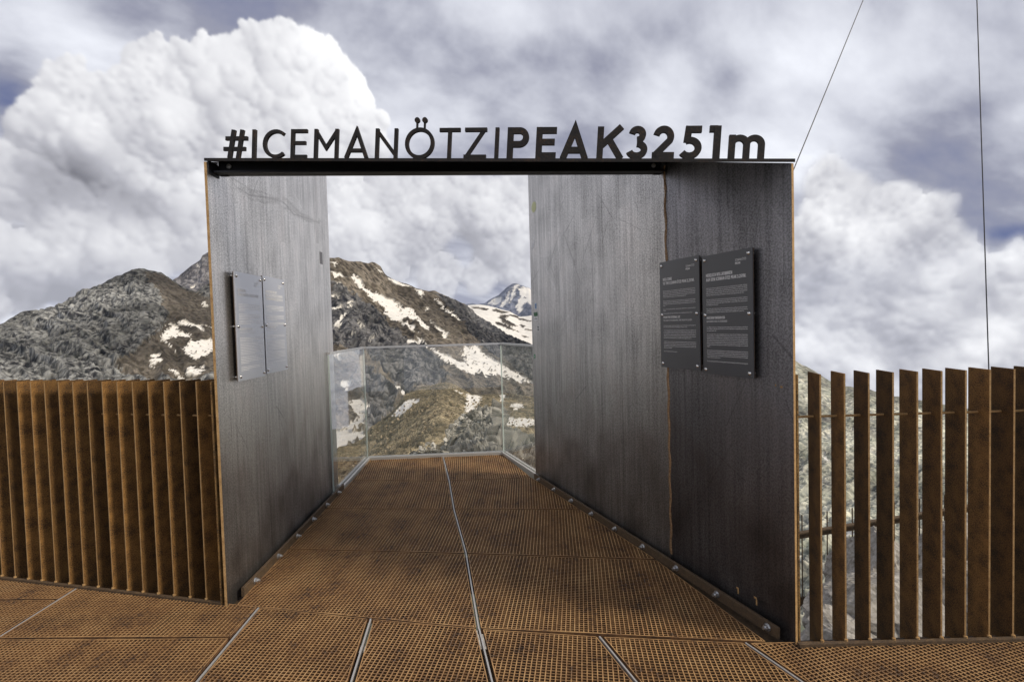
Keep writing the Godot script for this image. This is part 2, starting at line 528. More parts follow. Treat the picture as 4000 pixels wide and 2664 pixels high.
# Hot-rolled plate: mill scale in grey-blue flecks over streaks that run down from the top edge
func mill_scale(seed_: int, smear: PackedVector2Array, tone: float, joint: float) -> StandardMaterial3D:
	var s := 1024
	var fleck := noise(FastNoiseLite.TYPE_SIMPLEX_SMOOTH, 0.24, 2, seed_).get_image(s, s, false, false, true).get_data()
	var cloud := noise(FastNoiseLite.TYPE_SIMPLEX_SMOOTH, 0.006, 5, seed_ + 1).get_image(s, s, false, false, true).get_data()
	var st := noise(FastNoiseLite.TYPE_SIMPLEX_SMOOTH, 0.035, 5, seed_ + 2).get_image(s, 24, false, false, true)
	st.resize(s, s, Image.INTERPOLATE_CUBIC)
	var streak := st.get_data()
	var fine := noise(FastNoiseLite.TYPE_SIMPLEX_SMOOTH, 0.13, 3, seed_ + 3).get_image(s, 40, false, false, true)
	fine.resize(s, s, Image.INTERPOLATE_CUBIC)
	var hair := fine.get_data()
	var grit := noise(FastNoiseLite.TYPE_VALUE, 0.5, 1, seed_ + 4).get_image(s, s, false, false, true).get_data()
	var dark := PackedFloat32Array()
	dark.resize(s * s)
	var rng := RandomNumberGenerator.new()
	rng.seed = seed_
	var lines := [[smear, 12.0, 0.3]]
	for k in 7:   # the smear is a broad, broken wipe
		var part := PackedVector2Array()
		for p in smear:
			if rng.randf() < 0.75:
				part.append(p + Vector2(rng.randf_range(-25, 25), rng.randf_range(-14, 16)))
		if part.size() > 1 and smear.size() > 2:
			lines.append([part, rng.randf_range(14.0, 34.0), rng.randf_range(0.08, 0.2)])
	for k in 5:   # broad stains where water ran off the top edge
		var x := rng.randf() * s
		lines.append([PackedVector2Array([Vector2(x, 0), Vector2(x + rng.randf_range(-20, 20), rng.randf_range(90, 330))]), rng.randf_range(9.0, 30.0), rng.randf_range(0.1, 0.26)])
	for k in 120:   # drips and scratches
		var x := rng.randf() * s
		var y := rng.randf() * s * 0.75
		var l := rng.randf_range(60, 420)
		if k > 34:
			lines.append([PackedVector2Array([Vector2(x, y), Vector2(x + rng.randf_range(-90, 90), y + rng.randf_range(30, 110))]), 1.1, rng.randf_range(-0.22, 0.4)])
		else:
			lines.append([PackedVector2Array([Vector2(x, y), Vector2(x + rng.randf_range(-4, 4), y + l)]), rng.randf_range(1.2, 4.0), rng.randf_range(-0.12, 0.34)])
	for line in lines:
		var pts: PackedVector2Array = line[0]
		var wide: float = line[1]
		for k in pts.size() - 1:
			var steps := int(pts[k].distance_to(pts[k + 1])) + 1
			for q in steps:
				var t := float(q) / steps
				var p := pts[k].lerp(pts[k + 1], t)
				var here := wide * (0.5 + 0.9 * streak[clampi(int(p.x), 0, s - 1) + s * clampi(int(p.y), 0, s - 1)] / 255.0)
				var r := int(here) + 1
				for dx in range(-r, r + 1):
					for dy in range(-1, 2):
						var xx := int(p.x) + dx
						var yy := int(p.y) + dy
						if xx >= 0 and yy >= 0 and xx < s and yy < s:
							var e := clampf(1.2 - absf(dx) / here, 0.0, 1.0) * float(line[2])
							if absf(e) > absf(dark[yy * s + xx]):
								dark[yy * s + xx] = e
	var o := PackedByteArray()
	o.resize(s * s * 3)
	var ro := PackedByteArray()
	ro.resize(s * s * 3)
	for j in s:
		var low := smoothstep(0.46, 0.92, float(j) / s)   # rust at the foot, plus the floor's dark reflection painted into the colour
		for i in s:
			var n := j * s + i
			var f := smoothstep(0.40, 0.58, fleck[n] / 255.0)
			var sv := streak[n] / 255.0 - 0.5
			var hv := hair[n] / 255.0 - 0.5
			var cv := cloud[n] / 255.0 - 0.5
			var v := 0.36 + 0.17 * f + sv * 0.15 + hv * 0.17 + cv * 0.2 + (grit[n] / 255.0 - 0.5) * 0.12
			v *= (1.0 - dark[n]) * tone * (1.0 - 0.58 * low * (0.85 + cv))
			var other := i < joint   # the sheet before the weld is of a darker batch
			if other:
				v *= 0.56
			var brown := clampf(low * (0.45 + cv) + smoothstep(0.62, 0.8, cv + 0.5 + hv * 0.2) * 0.25, 0.0, 0.8)
			var c := (Color(v * 0.98, v * 0.96, v * 1.0) if other else Color(v * 1.03, v, v * 0.965)).lerp(Color(v * 0.72, v * 0.58, v * 0.52), brown * 0.45).linear_to_srgb()
			o[n * 3] = int(clampf(c.r, 0, 1) * 255)
			o[n * 3 + 1] = int(clampf(c.g, 0, 1) * 255)
			o[n * 3 + 2] = int(clampf(c.b, 0, 1) * 255)
			var q := int(clampf(0.41 - 0.06 * f - hv * 0.08 + low * 0.08 + dark[n] * 0.08, 0.16, 0.9) * 255)
			ro[n * 3] = q
			ro[n * 3 + 1] = q
			ro[n * 3 + 2] = q
	var m := StandardMaterial3D.new()
	m.albedo_texture = texture(o, s, s)
	m.roughness = 1.0
	m.roughness_texture = texture(ro, s, s)
	m.metallic = 0.95
	m.texture_repeat = false
	return m


func make_materials() -> void:
	var slat := rust_texture(512, 0.01, 0.14, 0.52, [[0.0, Color(0.024, 0.020, 0.017)], [0.3, Color(0.051, 0.037, 0.022)], [0.44, Color(0.149, 0.084, 0.032)], [0.6, Color(0.265, 0.155, 0.054)], [1.0, Color(0.408, 0.260, 0.099)]], 40)
	mats.slat = rusty(slat, 1.7, 0.72)
	mats.slat_world = rusty(slat, 1.3, 0.72, true)
	var edge := rust_texture(256, 0.03, 0.16, 0.5, [[0.0, Color(0.092, 0.054, 0.025)], [0.45, Color(0.367, 0.222, 0.094)], [1.0, Color(0.629, 0.441, 0.218)]], 50)
	mats.edge = rusty(edge, 3.0, 0.7, true)
	var deck := rust_texture(1024, 0.006, 0.045, 0.4, [[0.0, Color(0.024, 0.022, 0.027)], [0.22, Color(0.077, 0.056, 0.042)], [0.36, Color(0.265, 0.148, 0.064)], [0.6, Color(0.425, 0.250, 0.106)], [1.0, Color(0.521, 0.353, 0.173)]], 60)
	mats.deck = rusty(deck, 0.55, 0.62, true)
	mats.deck.metallic_specular = 0.5
	mats.deck_top = mats.deck   # trodden top edges
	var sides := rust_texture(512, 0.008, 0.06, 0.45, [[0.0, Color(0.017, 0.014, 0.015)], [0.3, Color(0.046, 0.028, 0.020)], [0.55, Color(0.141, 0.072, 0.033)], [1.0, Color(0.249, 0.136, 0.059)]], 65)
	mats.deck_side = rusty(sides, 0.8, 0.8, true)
	var dark := rust_texture(256, 0.02, 0.12, 0.5, [[0.0, Color(0.008, 0.008, 0.009)], [0.5, Color(0.019, 0.017, 0.016)], [0.72, Color(0.046, 0.029, 0.018)], [1.0, Color(0.111, 0.052, 0.019)]], 70)
	mats.letter = rusty(dark, 2.2, 0.6, true)
	mats.beam = plain(Color(0.012, 0.012, 0.016), 0.5, 0.2)
	mats.strip = rusty(rust_texture(256, 0.03, 0.15, 0.5, [[0.0, Color(0.03, 0.024, 0.02)], [0.5, Color(0.085, 0.058, 0.036)], [1.0, Color(0.2, 0.13, 0.065)]], 80), 2.5, 0.6, true)
	mats.zinc = plain(Color(0.6, 0.61, 0.62), 0.28, 0.9)
	mats.chrome = plain(Color(0.75, 0.74, 0.72), 0.16, 1.0)
	mats.galv = plain(Color(0.5, 0.49, 0.48), 0.5, 0.5)
	mats.channel = plain(Color(0.5, 0.49, 0.46), 0.5, 0.55)
	mats.rail = plain(Color(0.55, 0.55, 0.54), 0.35, 0.7)
	mats.board = plain(Color(0.02, 0.022, 0.028), 0.42, 0.0, 0.71)
	mats.board.clearcoat_enabled = true
	mats.board.clearcoat = 1.0
	mats.board.clearcoat_roughness = 0.35
	mats.board_sky_sheen = plain(Color(0.6, 0.61, 0.64), 0.42, 0.85)   # left pair: sky reflection painted in as a paler metallic copy of board
	mats.print_white = plain(Color(0.86, 0.86, 0.86), 0.5)
	mats.cable = plain(Color(0.05, 0.05, 0.055), 0.5, 0.4)
	var pane := StandardMaterial3D.new()
	pane.albedo_color = Color(0.9, 0.97, 0.94, 0.03)
	pane.transparency = BaseMaterial3D.TRANSPARENCY_ALPHA
	pane.roughness = 0.02
	mats.pane = pane
	mats.pane_edge = plain(Color(0.45, 0.52, 0.49), 0.3)
	mats.weld = rusty(rust_texture(256, 0.05, 0.2, 0.55, [[0.0, Color(0.05, 0.03, 0.02)], [0.45, Color(0.17, 0.09, 0.045)], [0.62, Color(0.4, 0.28, 0.16)], [1.0, Color(0.75, 0.66, 0.5)]], 90), 4.0, 0.4, true)
	mats.weld.metallic = 0.35
	mats.ground = StandardMaterial3D.new()
	mats.ground.vertex_color_use_as_albedo = true
	mats.ground.roughness = 0.93
	mats.ground.metallic_specular = 0.25
	var stone := rust_texture(512, 0.01, 0.05, 0.45, [[0.0, Color(0.06, 0.055, 0.05)], [0.35, Color(0.19, 0.175, 0.15)], [0.55, Color(0.33, 0.31, 0.28)], [0.8, Color(0.5, 0.48, 0.44)], [1.0, Color(0.62, 0.6, 0.55)]], 100)
	mats.stone = rusty(stone, 0.9, 0.9, true)
	mats.stone.heightmap_enabled = true
	mats.stone.heightmap_texture = stone
	mats.stone.heightmap_scale = 2.0


# ---------------------------------------------------------------- land

func land_data(key: String) -> Dictionary:
	match key:
		"rocky mountain":
			return {"us": [0,0.1964,0.3036,0.375,0.3911,0.4072,0.4233,0.4393,0.4487,0.4581,0.4688,0.4796,0.4876,0.501,0.5171,0.5291,0.5385,0.5466,0.56,0.5734,0.5868,0.6029,0.6136,0.6243,0.6324,0.6458,0.6592,0.6699,0.6806,0.694,0.7047,0.7155,0.7342,0.7557,0.7771,0.7932,0.8066,0.8393,0.8929,0.9464,1],
				"grid": [[V(-905.08,-2.4697,-625.16),V(-919.73,-0.57465,-736.98),V(-917.48,15.05,-806.3),V(-911.13,25.512,-855.77),V(-910.13,36.092,-868.74),V(-908.9,45.779,-881.83),V(-907.47,53.313,-895),V(-905.88,56.867,-908.21),V(-904.89,56.849,-915.92),V(-903.95,52.062,-923.54),V(-902.37,59.358,-932.7),V(-900.78,62.701,-941.8),V(-899.56,63.187,-948.62),V(-897.16,70.603,-960.25),V(-893.91,82.257,-974.42),V(-891.49,83.596,-984.93),V(-889.13,96.136,-993.49),V(-887.21,100.65,-1000.7),V(-883.89,105.57,-1012.7),V(-880.3,111.97,-1024.8),V(-876.41,119.9,-1037.1),V(-871.46,128.22,-1051.9),V(-867.92,134.84,-1061.9),V(-864.34,137.21,-1071.8),V(-861.4,143.75,-1079.4),V(-856.36,152.38,-1092.1),V(-851.18,156.69,-1104.8),V(-846.79,157.15,-1114.7),V(-836.19,153.75,-1116.5),V(-822.88,148.49,-1118.5),V(-812.07,146.87,-1120.2),V(-801.45,137.65,-1121.7),V(-782.66,123.1,-1124.3),V(-760.79,111.16,-1127.1),V(-738.77,102.23,-1130.2),V(-731.18,114.47,-1148),V(-724.42,125.55,-1162.9),V(-706.93,138.85,-1199.1),V(-674.61,126.79,-1258.6),V(-637.35,77.285,-1318),V(-593.08,41.323,-1377.8)],
					[V(-946.93,-32.248,-652.56),V(-897.92,-19.133,-718.5),V(-864.52,-10.775,-758.35),V(-839.06,-4.6637,-786.44),V(-832.85,-0.54403,-793.01),V(-826.49,3.6435,-799.63),V(-819.97,7.8997,-806.32),V(-813.29,12.225,-813.06),V(-809.32,14.781,-817.01),V(-805.28,17.361,-820.99),V(-800.61,20.339,-825.55),V(-795.85,23.349,-830.13),V(-792.23,25.628,-833.59),V(-786.1,29.466,-839.37),V(-778.58,34.139,-846.36),V(-772.81,37.692,-851.62),V(-768.25,40.484,-855.74),V(-764.29,42.898,-859.28),V(-757.61,46.293,-865.18),V(-750.81,48.995,-871.08),V(-743.87,51.731,-877.02),V(-735.36,55.059,-884.17),V(-729.57,57.304,-888.95),V(-723.68,59.571,-893.75),V(-719.21,61.285,-897.35),V(-711.63,64.17,-903.37),V(-703.9,67.088,-909.41),V(-697.61,69.29,-914.24),V(-691.44,64.939,-918.92),V(-683.59,59.432,-924.77),V(-677.2,54.97,-929.46),V(-670.71,50.46,-934.16),V(-659.1,42.447,-942.38),V(-645.41,34.363,-951.81),V(-631.18,29.641,-961.31),V(-620.23,26.032,-968.41),V(-610.91,22.98,-974.32),V(-587.47,15.377,-988.63),V(-546.76,2.4029,-1011.7),V(-503.18,-11.18,-1034.1),V(-456.7,-25.338,-1055.4)],
					[V(-766.34,-49.721,-526.89),V(-726.84,-41.519,-580.18),V(-699.91,-36.211,-612.39),V(-679.37,-32.292,-635.1),V(-674.43,-31.274,-640.35),V(-669.36,-30.237,-645.64),V(-664.17,-29.18,-650.99),V(-658.84,-28.105,-656.37),V(-655.68,-27.468,-659.54),V(-652.47,-26.824,-662.71),V(-648.74,-26.081,-666.36),V(-644.95,-25.328,-670.03),V(-642.07,-24.757,-672.79),V(-637.18,-23.795,-677.42),V(-631.19,-22.621,-683.01),V(-626.6,-21.727,-687.22),V(-622.97,-21.023,-690.52),V(-619.81,-20.413,-693.35),V(-614.47,-19.386,-698.09),V(-609.02,-18.343,-702.85),V(-603.46,-17.285,-707.63),V(-596.63,-15.995,-713.4),V(-591.99,-15.122,-717.25),V(-587.27,-14.239,-721.12),V(-583.68,-13.571,-724.03),V(-577.6,-12.443,-728.89),V(-571.4,-11.3,-733.76),V(-566.35,-10.433,-737.66),V(-561.31,-12.028,-741.51),V(-554.88,-14.045,-746.33),V(-549.66,-15.677,-750.18),V(-544.35,-17.325,-754.05),V(-534.86,-20.248,-760.81),V(-523.69,-23.65,-768.54),V(-512.18,-27.116,-776.25),V(-503.32,-29.758,-782.03),V(-495.78,-31.986,-786.83),V(-476.82,-37.52,-798.46),V(-443.87,-46.899,-817.24),V(-408.59,-56.632,-835.44),V(-370.96,-66.682,-852.81)],
					[V(-642.79,-43.466,-441.84),V(-610.03,-50.67,-486.07),V(-587.72,-55.097,-512.83),V(-570.7,-58.255,-531.7),V(-566.61,-58.989,-536.06),V(-562.41,-59.732,-540.46),V(-558.11,-60.483,-544.9),V(-553.71,-61.243,-549.37),V(-551.08,-61.69,-552),V(-548.43,-62.139,-554.64),V(-545.34,-62.657,-557.68),V(-542.2,-63.178,-560.73),V(-539.82,-63.571,-563.03),V(-535.77,-64.231,-566.87),V(-530.81,-65.031,-571.52),V(-527.01,-65.636,-575.03),V(-524,-66.109,-577.77),V(-521.39,-66.517,-580.13),V(-516.97,-67.202,-584.07),V(-512.46,-67.891,-588.04),V(-507.85,-68.586,-592.02),V(-502.2,-69.426,-596.82),V(-498.35,-69.991,-600.04),V(-494.44,-70.558,-603.26),V(-491.47,-70.986,-605.69),V(-486.44,-71.702,-609.74),V(-481.3,-72.423,-613.8),V(-477.12,-73.002,-617.05),V(-472.87,-73.585,-620.32),V(-467.46,-74.316,-624.4),V(-463.06,-74.904,-627.67),V(-458.59,-75.495,-630.95),V(-450.59,-76.533,-636.68),V(-441.18,-77.727,-643.24),V(-431.48,-78.929,-649.79),V(-424.01,-79.833,-654.68),V(-417.66,-80.589,-658.76),V(-401.67,-82.438,-668.62),V(-373.89,-85.477,-684.55),V(-344.13,-88.501,-699.98),V(-312.37,-91.481,-714.72)],
					[V(-495.59,-80.922,-338.22),V(-470.64,-91.281,-372.16),V(-453.63,-97.606,-392.71),V(-440.66,-102.1,-407.21),V(-437.53,-103.14,-410.57),V(-434.33,-104.19,-413.95),V(-431.05,-105.26,-417.36),V(-427.69,-106.33,-420.81),V(-425.69,-106.96,-422.83),V(-423.66,-107.6,-424.86),V(-421.31,-108.33,-427.2),V(-418.92,-109.06,-429.55),V(-417.09,-109.62,-431.31),V(-414.01,-110.55,-434.28),V(-410.22,-111.67,-437.86),V(-407.32,-112.52,-440.56),V(-405.02,-113.19,-442.67),V(-403.03,-113.76,-444.49),V(-399.65,-114.72,-447.52),V(-396.2,-115.68,-450.58),V(-392.69,-116.66,-453.65),V(-388.37,-117.83,-457.35),V(-385.43,-118.62,-459.83),V(-382.45,-119.41,-462.32),V(-380.17,-120.01,-464.18),V(-376.33,-121,-467.31),V(-372.4,-122,-470.44),V(-369.21,-122.81,-472.96),V(-365.96,-123.62,-475.47),V(-361.82,-124.63,-478.63),V(-358.46,-125.44,-481.15),V(-355.04,-126.26,-483.68),V(-348.92,-127.69,-488.11),V(-341.72,-129.33,-493.18),V(-334.3,-130.98,-498.24),V(-328.58,-132.22,-502.03),V(-323.72,-133.25,-505.18),V(-311.48,-135.77,-512.82),V(-290.19,-139.88,-525.16),V(-267.37,-143.92,-537.13),V(-243,-147.87,-548.59)]],
				"snow": [Q([740,308,756,269,772,289,788,294,789,353,777,339,758,310]),
					Q([791,283,807,272,807,279,791,291]),
					Q([705,455,718,372,734,349,742,390,761,378,769,403,750,412,732,423,710,472]),
					Q([750,491,764,432,804,386,817,384,817,431,793,525,777,533,758,512]),
					Q([682,608,689,561,702,546,703,575,687,610]),
					Q([756,630,762,585,774,593,773,614,785,594,795,578,792,626,785,636,764,640]),
					Q([723,625,734,623,740,641,734,645]),
					Q([738,655,750,650,749,665,740,666]),
					Q([789,125,795,125,796,160,791,164]),
					Q([721,471,725,475,727,491,723,488]),
					Q([732,500,736,501,734,507])],
				"dark": [Q([665,36,707,23,777,26,815,143,831,656,643,673,606,602,643,555,683,482,705,398,718,274,691,152])]}
		"peak":
			return {"us": [0,0.05078,0.07807,0.119,0.1531,0.1804,0.1941,0.2282,0.2727,0.3636,0.4545,0.5682,0.7045,0.8636,1],
				"grid": [[V(-1457.6,168.11,-2031.1),V(-1428.3,224.53,-2051.8),V(-1412.2,255.75,-2062.9),V(-1388.1,287.67,-2079.3),V(-1367.7,308.47,-2092.7),V(-1351.3,323.57,-2103.4),V(-1342.4,346.83,-2109),V(-1321.4,362.48,-2122.2),V(-1293.2,389.66,-2139.5),V(-1234.2,428.79,-2174.1),V(-1173.1,448.99,-2207.7),V(-1094.6,422.14,-2247.6),V(-995.05,378,-2293.4),V(-872.1,297.96,-2343),V(-760.77,213.59,-2381.4)],
					[V(-1312.4,134.95,-1827.6),V(-1287.7,135.19,-1845),V(-1274.2,135.32,-1854.4),V(-1253.4,135.49,-1868.5),V(-1235.8,135.63,-1880.2),V(-1221.4,135.73,-1889.6),V(-1214.2,135.78,-1894.3),V(-1195.8,135.89,-1905.9),V(-1171.3,136.02,-1921.1),V(-1119.5,136.21,-1951.7),V(-1065.1,136.31,-1981.9),V(-993.66,136.29,-2018.7),V(-902.71,136.02,-2061),V(-789.52,135.34,-2106.9),V(-686.69,134.39,-2142.7)],
					[V(-1113.4,-39.228,-1539.6),V(-1092.6,-40.493,-1554.4),V(-1081.2,-41.18,-1562.4),V(-1063.8,-42.219,-1574.3),V(-1048.9,-43.093,-1584.2),V(-1036.8,-43.797,-1592.2),V(-1030.7,-44.15,-1596.1),V(-1015.3,-45.04,-1606),V(-994.64,-46.21,-1618.9),V(-950.99,-48.632,-1644.9),V(-905.23,-51.093,-1670.5),V(-845.02,-54.217,-1701.7),V(-768.35,-58.018,-1737.7),V(-672.87,-62.488,-1776.9),V(-586.07,-66.315,-1807.4)]],
				"snow": [Q([168,30,175,47,174,133,169,127]),
					Q([126,353,143,322,158,326,146,354,133,368]),
					Q([204,278,211,277,213,289]),
					Q([225,280,234,281,234,293])],
				"dark": []}
		"mountain":
			return {"us": [0,0.04372,0.1148,0.1803,0.2445,0.2548,0.265,0.2753,0.2896,0.3061,0.3225,0.3315,0.3409,0.3491,0.3573,0.3676,0.3778,0.3881,0.4107,0.423,0.4496,0.4599,0.4763,0.4906,0.507,0.5153,0.5276,0.5399,0.5563,0.5727,0.585,0.6096,0.6383,0.6629,0.6834,0.7203,0.7552,0.8251,0.9016,1],
				"grid": [[V(-636.93,77.684,-1101.8),V(-611.59,119.42,-1131.9),V(-566.81,159.66,-1180.2),V(-520.97,177.97,-1223.9),V(-471.74,192.88,-1266.8),V(-465.68,192.76,-1279.4),V(-459.25,196.96,-1292.1),V(-452.83,194.6,-1304.6),V(-443.43,192.76,-1322.2),V(-432.06,193.81,-1342.3),V(-420.13,194.8,-1362.4),V(-413.38,193.77,-1373.4),V(-406.11,193.68,-1384.9),V(-399.5,197.63,-1394.9),V(-392.97,194.98,-1404.8),V(-384.81,185.84,-1417.2),V(-376.54,173.61,-1429.4),V(-368,162.58,-1441.7),V(-348.08,148.47,-1468.6),V(-336.65,144.51,-1483.3),V(-310.83,134.34,-1514.7),V(-300.76,128.4,-1527.6),V(-284.15,124.36,-1549.1),V(-269.06,122.68,-1567.8),V(-251.14,123.72,-1589),V(-242.21,116.11,-1599.5),V(-228.41,108.58,-1615.2),V(-214.14,105.29,-1630.8),V(-194.74,95.919,-1651.3),V(-174.8,85.129,-1671.7),V(-159.42,77.978,-1686.8),V(-123.6,43.59,-1654.2),V(-82.081,13.961,-1595.8),V(-48.584,-9.3648,-1544.9),V(-22.193,-27.656,-1502),V(22.133,-43.341,-1423.7),V(59.617,-56.304,-1348.7),V(130.81,-85.363,-1286.2),V(199.9,-115.79,-1214),V(274.64,-139.49,-1116.7)],
					[V(-565.62,21.234,-974.62),V(-546.19,29.694,-1004.5),V(-510.09,44.436,-1053.2),V(-471.6,59.123,-1098.1),V(-429.01,73.664,-1141.4),V(-421.89,71.809,-1148.1),V(-414.66,69.925,-1154.9),V(-407.3,68.013,-1161.6),V(-396.79,65.288,-1171),V(-384.47,62.104,-1181.6),V(-371.84,58.848,-1192.1),V(-364.76,57.027,-1197.9),V(-357.25,55.099,-1203.9),V(-350.64,53.403,-1209),V(-343.95,51.69,-1214.2),V(-335.48,49.523,-1220.6),V(-326.88,47.329,-1226.9),V(-318.17,45.107,-1233.2),V(-298.57,40.124,-1246.9),V(-287.64,37.352,-1254.2),V(-263.38,31.217,-1269.8),V(-253.86,28.326,-1275.7),V(-238.41,23.151,-1285),V(-224.66,18.557,-1293),V(-208.67,13.232,-1302),V(-200.58,10.54,-1306.4),V(-188.31,6.4672,-1312.9),V(-175.9,2.3523,-1319.3),V(-159.12,-3.1976,-1327.7),V(-142.08,-8.8175,-1335.9),V(-129.14,-13.077,-1341.8),V(-100.71,-27.208,-1322.6),V(-67.997,-44.657,-1289.9),V(-41.139,-58.861,-1261.2),V(-19.617,-70.153,-1236.8),V(17.086,-89.195,-1192.1),V(49.267,-105.62,-1148.9),V(110.67,-128.81,-1101.6),V(171.14,-151.01,-1046.4),V(237.83,-174.42,-971.31)],
					[V(-433.89,-36.727,-743.39),V(-416.36,-35.503,-760.89),V(-385.09,-33.299,-789.16),V(-353.07,-31.02,-814.81),V(-318.77,-28.902,-839.23),V(-313.08,-30.355,-843.02),V(-307.31,-31.818,-846.79),V(-301.48,-33.293,-850.53),V(-293.18,-35.375,-855.72),V(-283.53,-37.779,-861.58),V(-273.69,-40.209,-867.36),V(-268.2,-41.556,-870.5),V(-262.39,-42.972,-873.76),V(-257.3,-44.21,-876.56),V(-252.16,-45.453,-879.34),V(-245.68,-47.016,-882.79),V(-239.12,-48.587,-886.19),V(-232.5,-50.167,-889.56),V(-217.68,-53.671,-896.81),V(-209.47,-55.598,-900.68),V(-191.34,-59.807,-908.82),V(-184.26,-61.46,-911.87),V(-172.79,-64.139,-916.63),V(-162.64,-66.495,-920.69),V(-150.89,-69.201,-925.21),V(-144.96,-70.559,-927.41),V(-135.99,-72.601,-930.65),V(-126.95,-74.649,-933.8),V(-114.78,-77.387,-937.88),V(-102.48,-80.134,-941.8),V(-93.176,-82.198,-944.63),V(-73.719,-90.03,-940),V(-51.085,-100.11,-930.98),V(-31.994,-108.53,-922.82),V(-16.324,-115.39,-915.72),V(11.294,-127.35,-902.28),V(36.621,-138.17,-888.84),V(85.086,-152.99,-859.8),V(133.89,-167.15,-825.21),V(189.46,-182.07,-777.24)],
					[V(-314.83,-92.617,-534.12),V(-300.04,-94.656,-542.56),V(-274.51,-97.94,-555.92),V(-249.29,-100.91,-567.67),V(-223.08,-103.72,-578.48),V(-218.75,-104.16,-580.13),V(-214.39,-104.59,-581.75),V(-210,-105.02,-583.35),V(-203.78,-105.62,-585.55),V(-196.59,-106.29,-588.01),V(-189.31,-106.96,-590.39),V(-185.27,-107.31,-591.67),V(-181.02,-107.69,-592.99),V(-177.3,-108.01,-594.11),V(-173.56,-108.32,-595.21),V(-168.85,-108.72,-596.56),V(-164.11,-109.1,-597.89),V(-159.34,-109.48,-599.17),V(-148.75,-110.3,-601.89),V(-142.9,-110.74,-603.31),V(-130.11,-111.65,-606.19),V(-125.14,-111.99,-607.24),V(-117.14,-112.52,-608.83),V(-110.09,-112.97,-610.15),V(-101.98,-113.47,-611.56),V(-97.899,-113.71,-612.22),V(-91.759,-114.06,-613.17),V(-85.59,-114.41,-614.06),V(-77.326,-114.85,-615.16),V(-69.019,-115.27,-616.15),V(-62.763,-115.57,-616.82),V(-50.195,-116.15,-617.96),V(-35.454,-116.75,-618.99),V(-22.77,-117.22,-619.58),V(-12.176,-117.57,-619.88),V(6.914,-118.12,-619.96),V(24.927,-118.53,-619.5),V(60.823,-119.06,-617.01),V(99.245,-125.82,-612.01),V(146.79,-142.99,-602.37)],
					[V(-153.64,-81.839,-257.67),V(-146.51,-83.439,-261.79),V(-134.2,-86.001,-268.31),V(-122.03,-88.298,-274.06),V(-109.36,-90.453,-279.36),V(-107.28,-90.787,-280.16),V(-105.17,-91.117,-280.96),V(-103.04,-91.444,-281.75),V(-100.04,-91.896,-282.83),V(-96.56,-92.404,-284.04),V(-93.039,-92.901,-285.21),V(-91.084,-93.17,-285.84),V(-89.027,-93.448,-286.49),V(-87.226,-93.687,-287.04),V(-85.416,-93.923,-287.58),V(-83.138,-94.213,-288.25),V(-80.844,-94.499,-288.9),V(-78.535,-94.78,-289.54),V(-73.402,-95.381,-290.88),V(-70.573,-95.698,-291.58),V(-64.375,-96.358,-293.01),V(-61.967,-96.602,-293.53),V(-58.088,-96.98,-294.32),V(-54.67,-97.298,-294.98),V(-50.735,-97.647,-295.68),V(-48.758,-97.816,-296.01),V(-45.779,-98.061,-296.49),V(-42.787,-98.297,-296.93),V(-38.777,-98.596,-297.48),V(-34.745,-98.878,-297.98),V(-31.708,-99.078,-298.32),V(-25.607,-99.448,-298.91),V(-18.447,-99.828,-299.43),V(-12.285,-100.11,-299.75),V(-7.1369,-100.31,-299.92),V(2.1426,-100.6,-299.99),V(10.902,-100.78,-299.8),V(28.365,-100.88,-298.66),V(47.138,-100.59,-296.27),V(70.444,-99.658,-291.61)]],
				"snow": [Q([247,41,259,35,255,60,249,80,246,81]),
					Q([245,109,265,117,283,130,261,142,245,141]),
					Q([247,158,265,163,275,166,282,184,269,182,249,172]),
					Q([292,121,301,97,320,121,331,150,322,152,339,168,359,169,374,177,392,178,411,190,433,213,443,191,458,219,474,265,491,297,489,315,470,313,458,294,450,283,433,269,417,301,400,299,384,267,372,258,388,255,380,224,359,207,343,198,327,177,310,151]),
					Q([415,284,450,325,460,359,474,370,489,395,474,398,462,358,433,322]),
					Q([493,243,515,267,540,289,541,345,523,318,507,284]),
					Q([456,22,477,13,474,95,470,111,466,73]),
					Q([380,36,411,5,417,13,450,21,433,48,400,43]),
					Q([507,74,528,113,548,149,575,199,556,192,536,137,515,97]),
					Q([249,226,265,216,261,239,249,235]),
					Q([249,294,275,276,273,296,251,309]),
					Q([283,247,304,233,296,265,288,279]),
					Q([273,324,286,300,283,329,265,378,251,409,253,388]),
					Q([312,357,320,349,329,368,318,400,312,402]),
					Q([292,415,302,415,306,434,294,445]),
					Q([339,447,363,403,370,397,368,411,343,454]),
					Q([314,423,327,414,320,430]),
					Q([425,383,458,390,482,403,493,421,474,423,450,409]),
					Q([493,409,515,433,536,438,558,457,581,466,593,476,577,398,575,357,593,352,612,316,626,342,651,357,671,372,696,381,712,354,733,363,755,374,755,405,725,424,696,432,671,438,647,470,601,497,564,506,540,492,515,451]),
					Q([407,637,415,636,423,652,432,665,425,675,415,659]),
					Q([269,631,279,621,296,625,294,640,286,655,271,656]),
					Q([290,704,306,683,325,688,339,702,351,711,341,730,331,733,345,746,327,752,310,771,314,746,302,721]),
					Q([264,797,286,791,310,768,331,746,329,781,294,817,314,811,329,801,329,837,286,855,265,907,253,907,253,803]),
					Q([708,219,714,214,712,251,708,245]),
					Q([733,230,743,240,735,273]),
					Q([267,521,279,525,269,547,255,550,255,528]),
					Q([359,50,376,31,378,38,368,57]),
					Q([484,155,493,156,491,175,487,176]),
					Q([558,624,573,626,569,639,560,636])],
				"dark": [Q([245,177,281,192,322,217,359,263,400,327,433,371,474,407,499,449,528,519,548,573,499,614,433,651,392,589,359,548,327,491,236,505]),
					Q([503,35,577,31,663,14,755,14,762,251,679,323,647,327,614,293,581,211,548,137]),
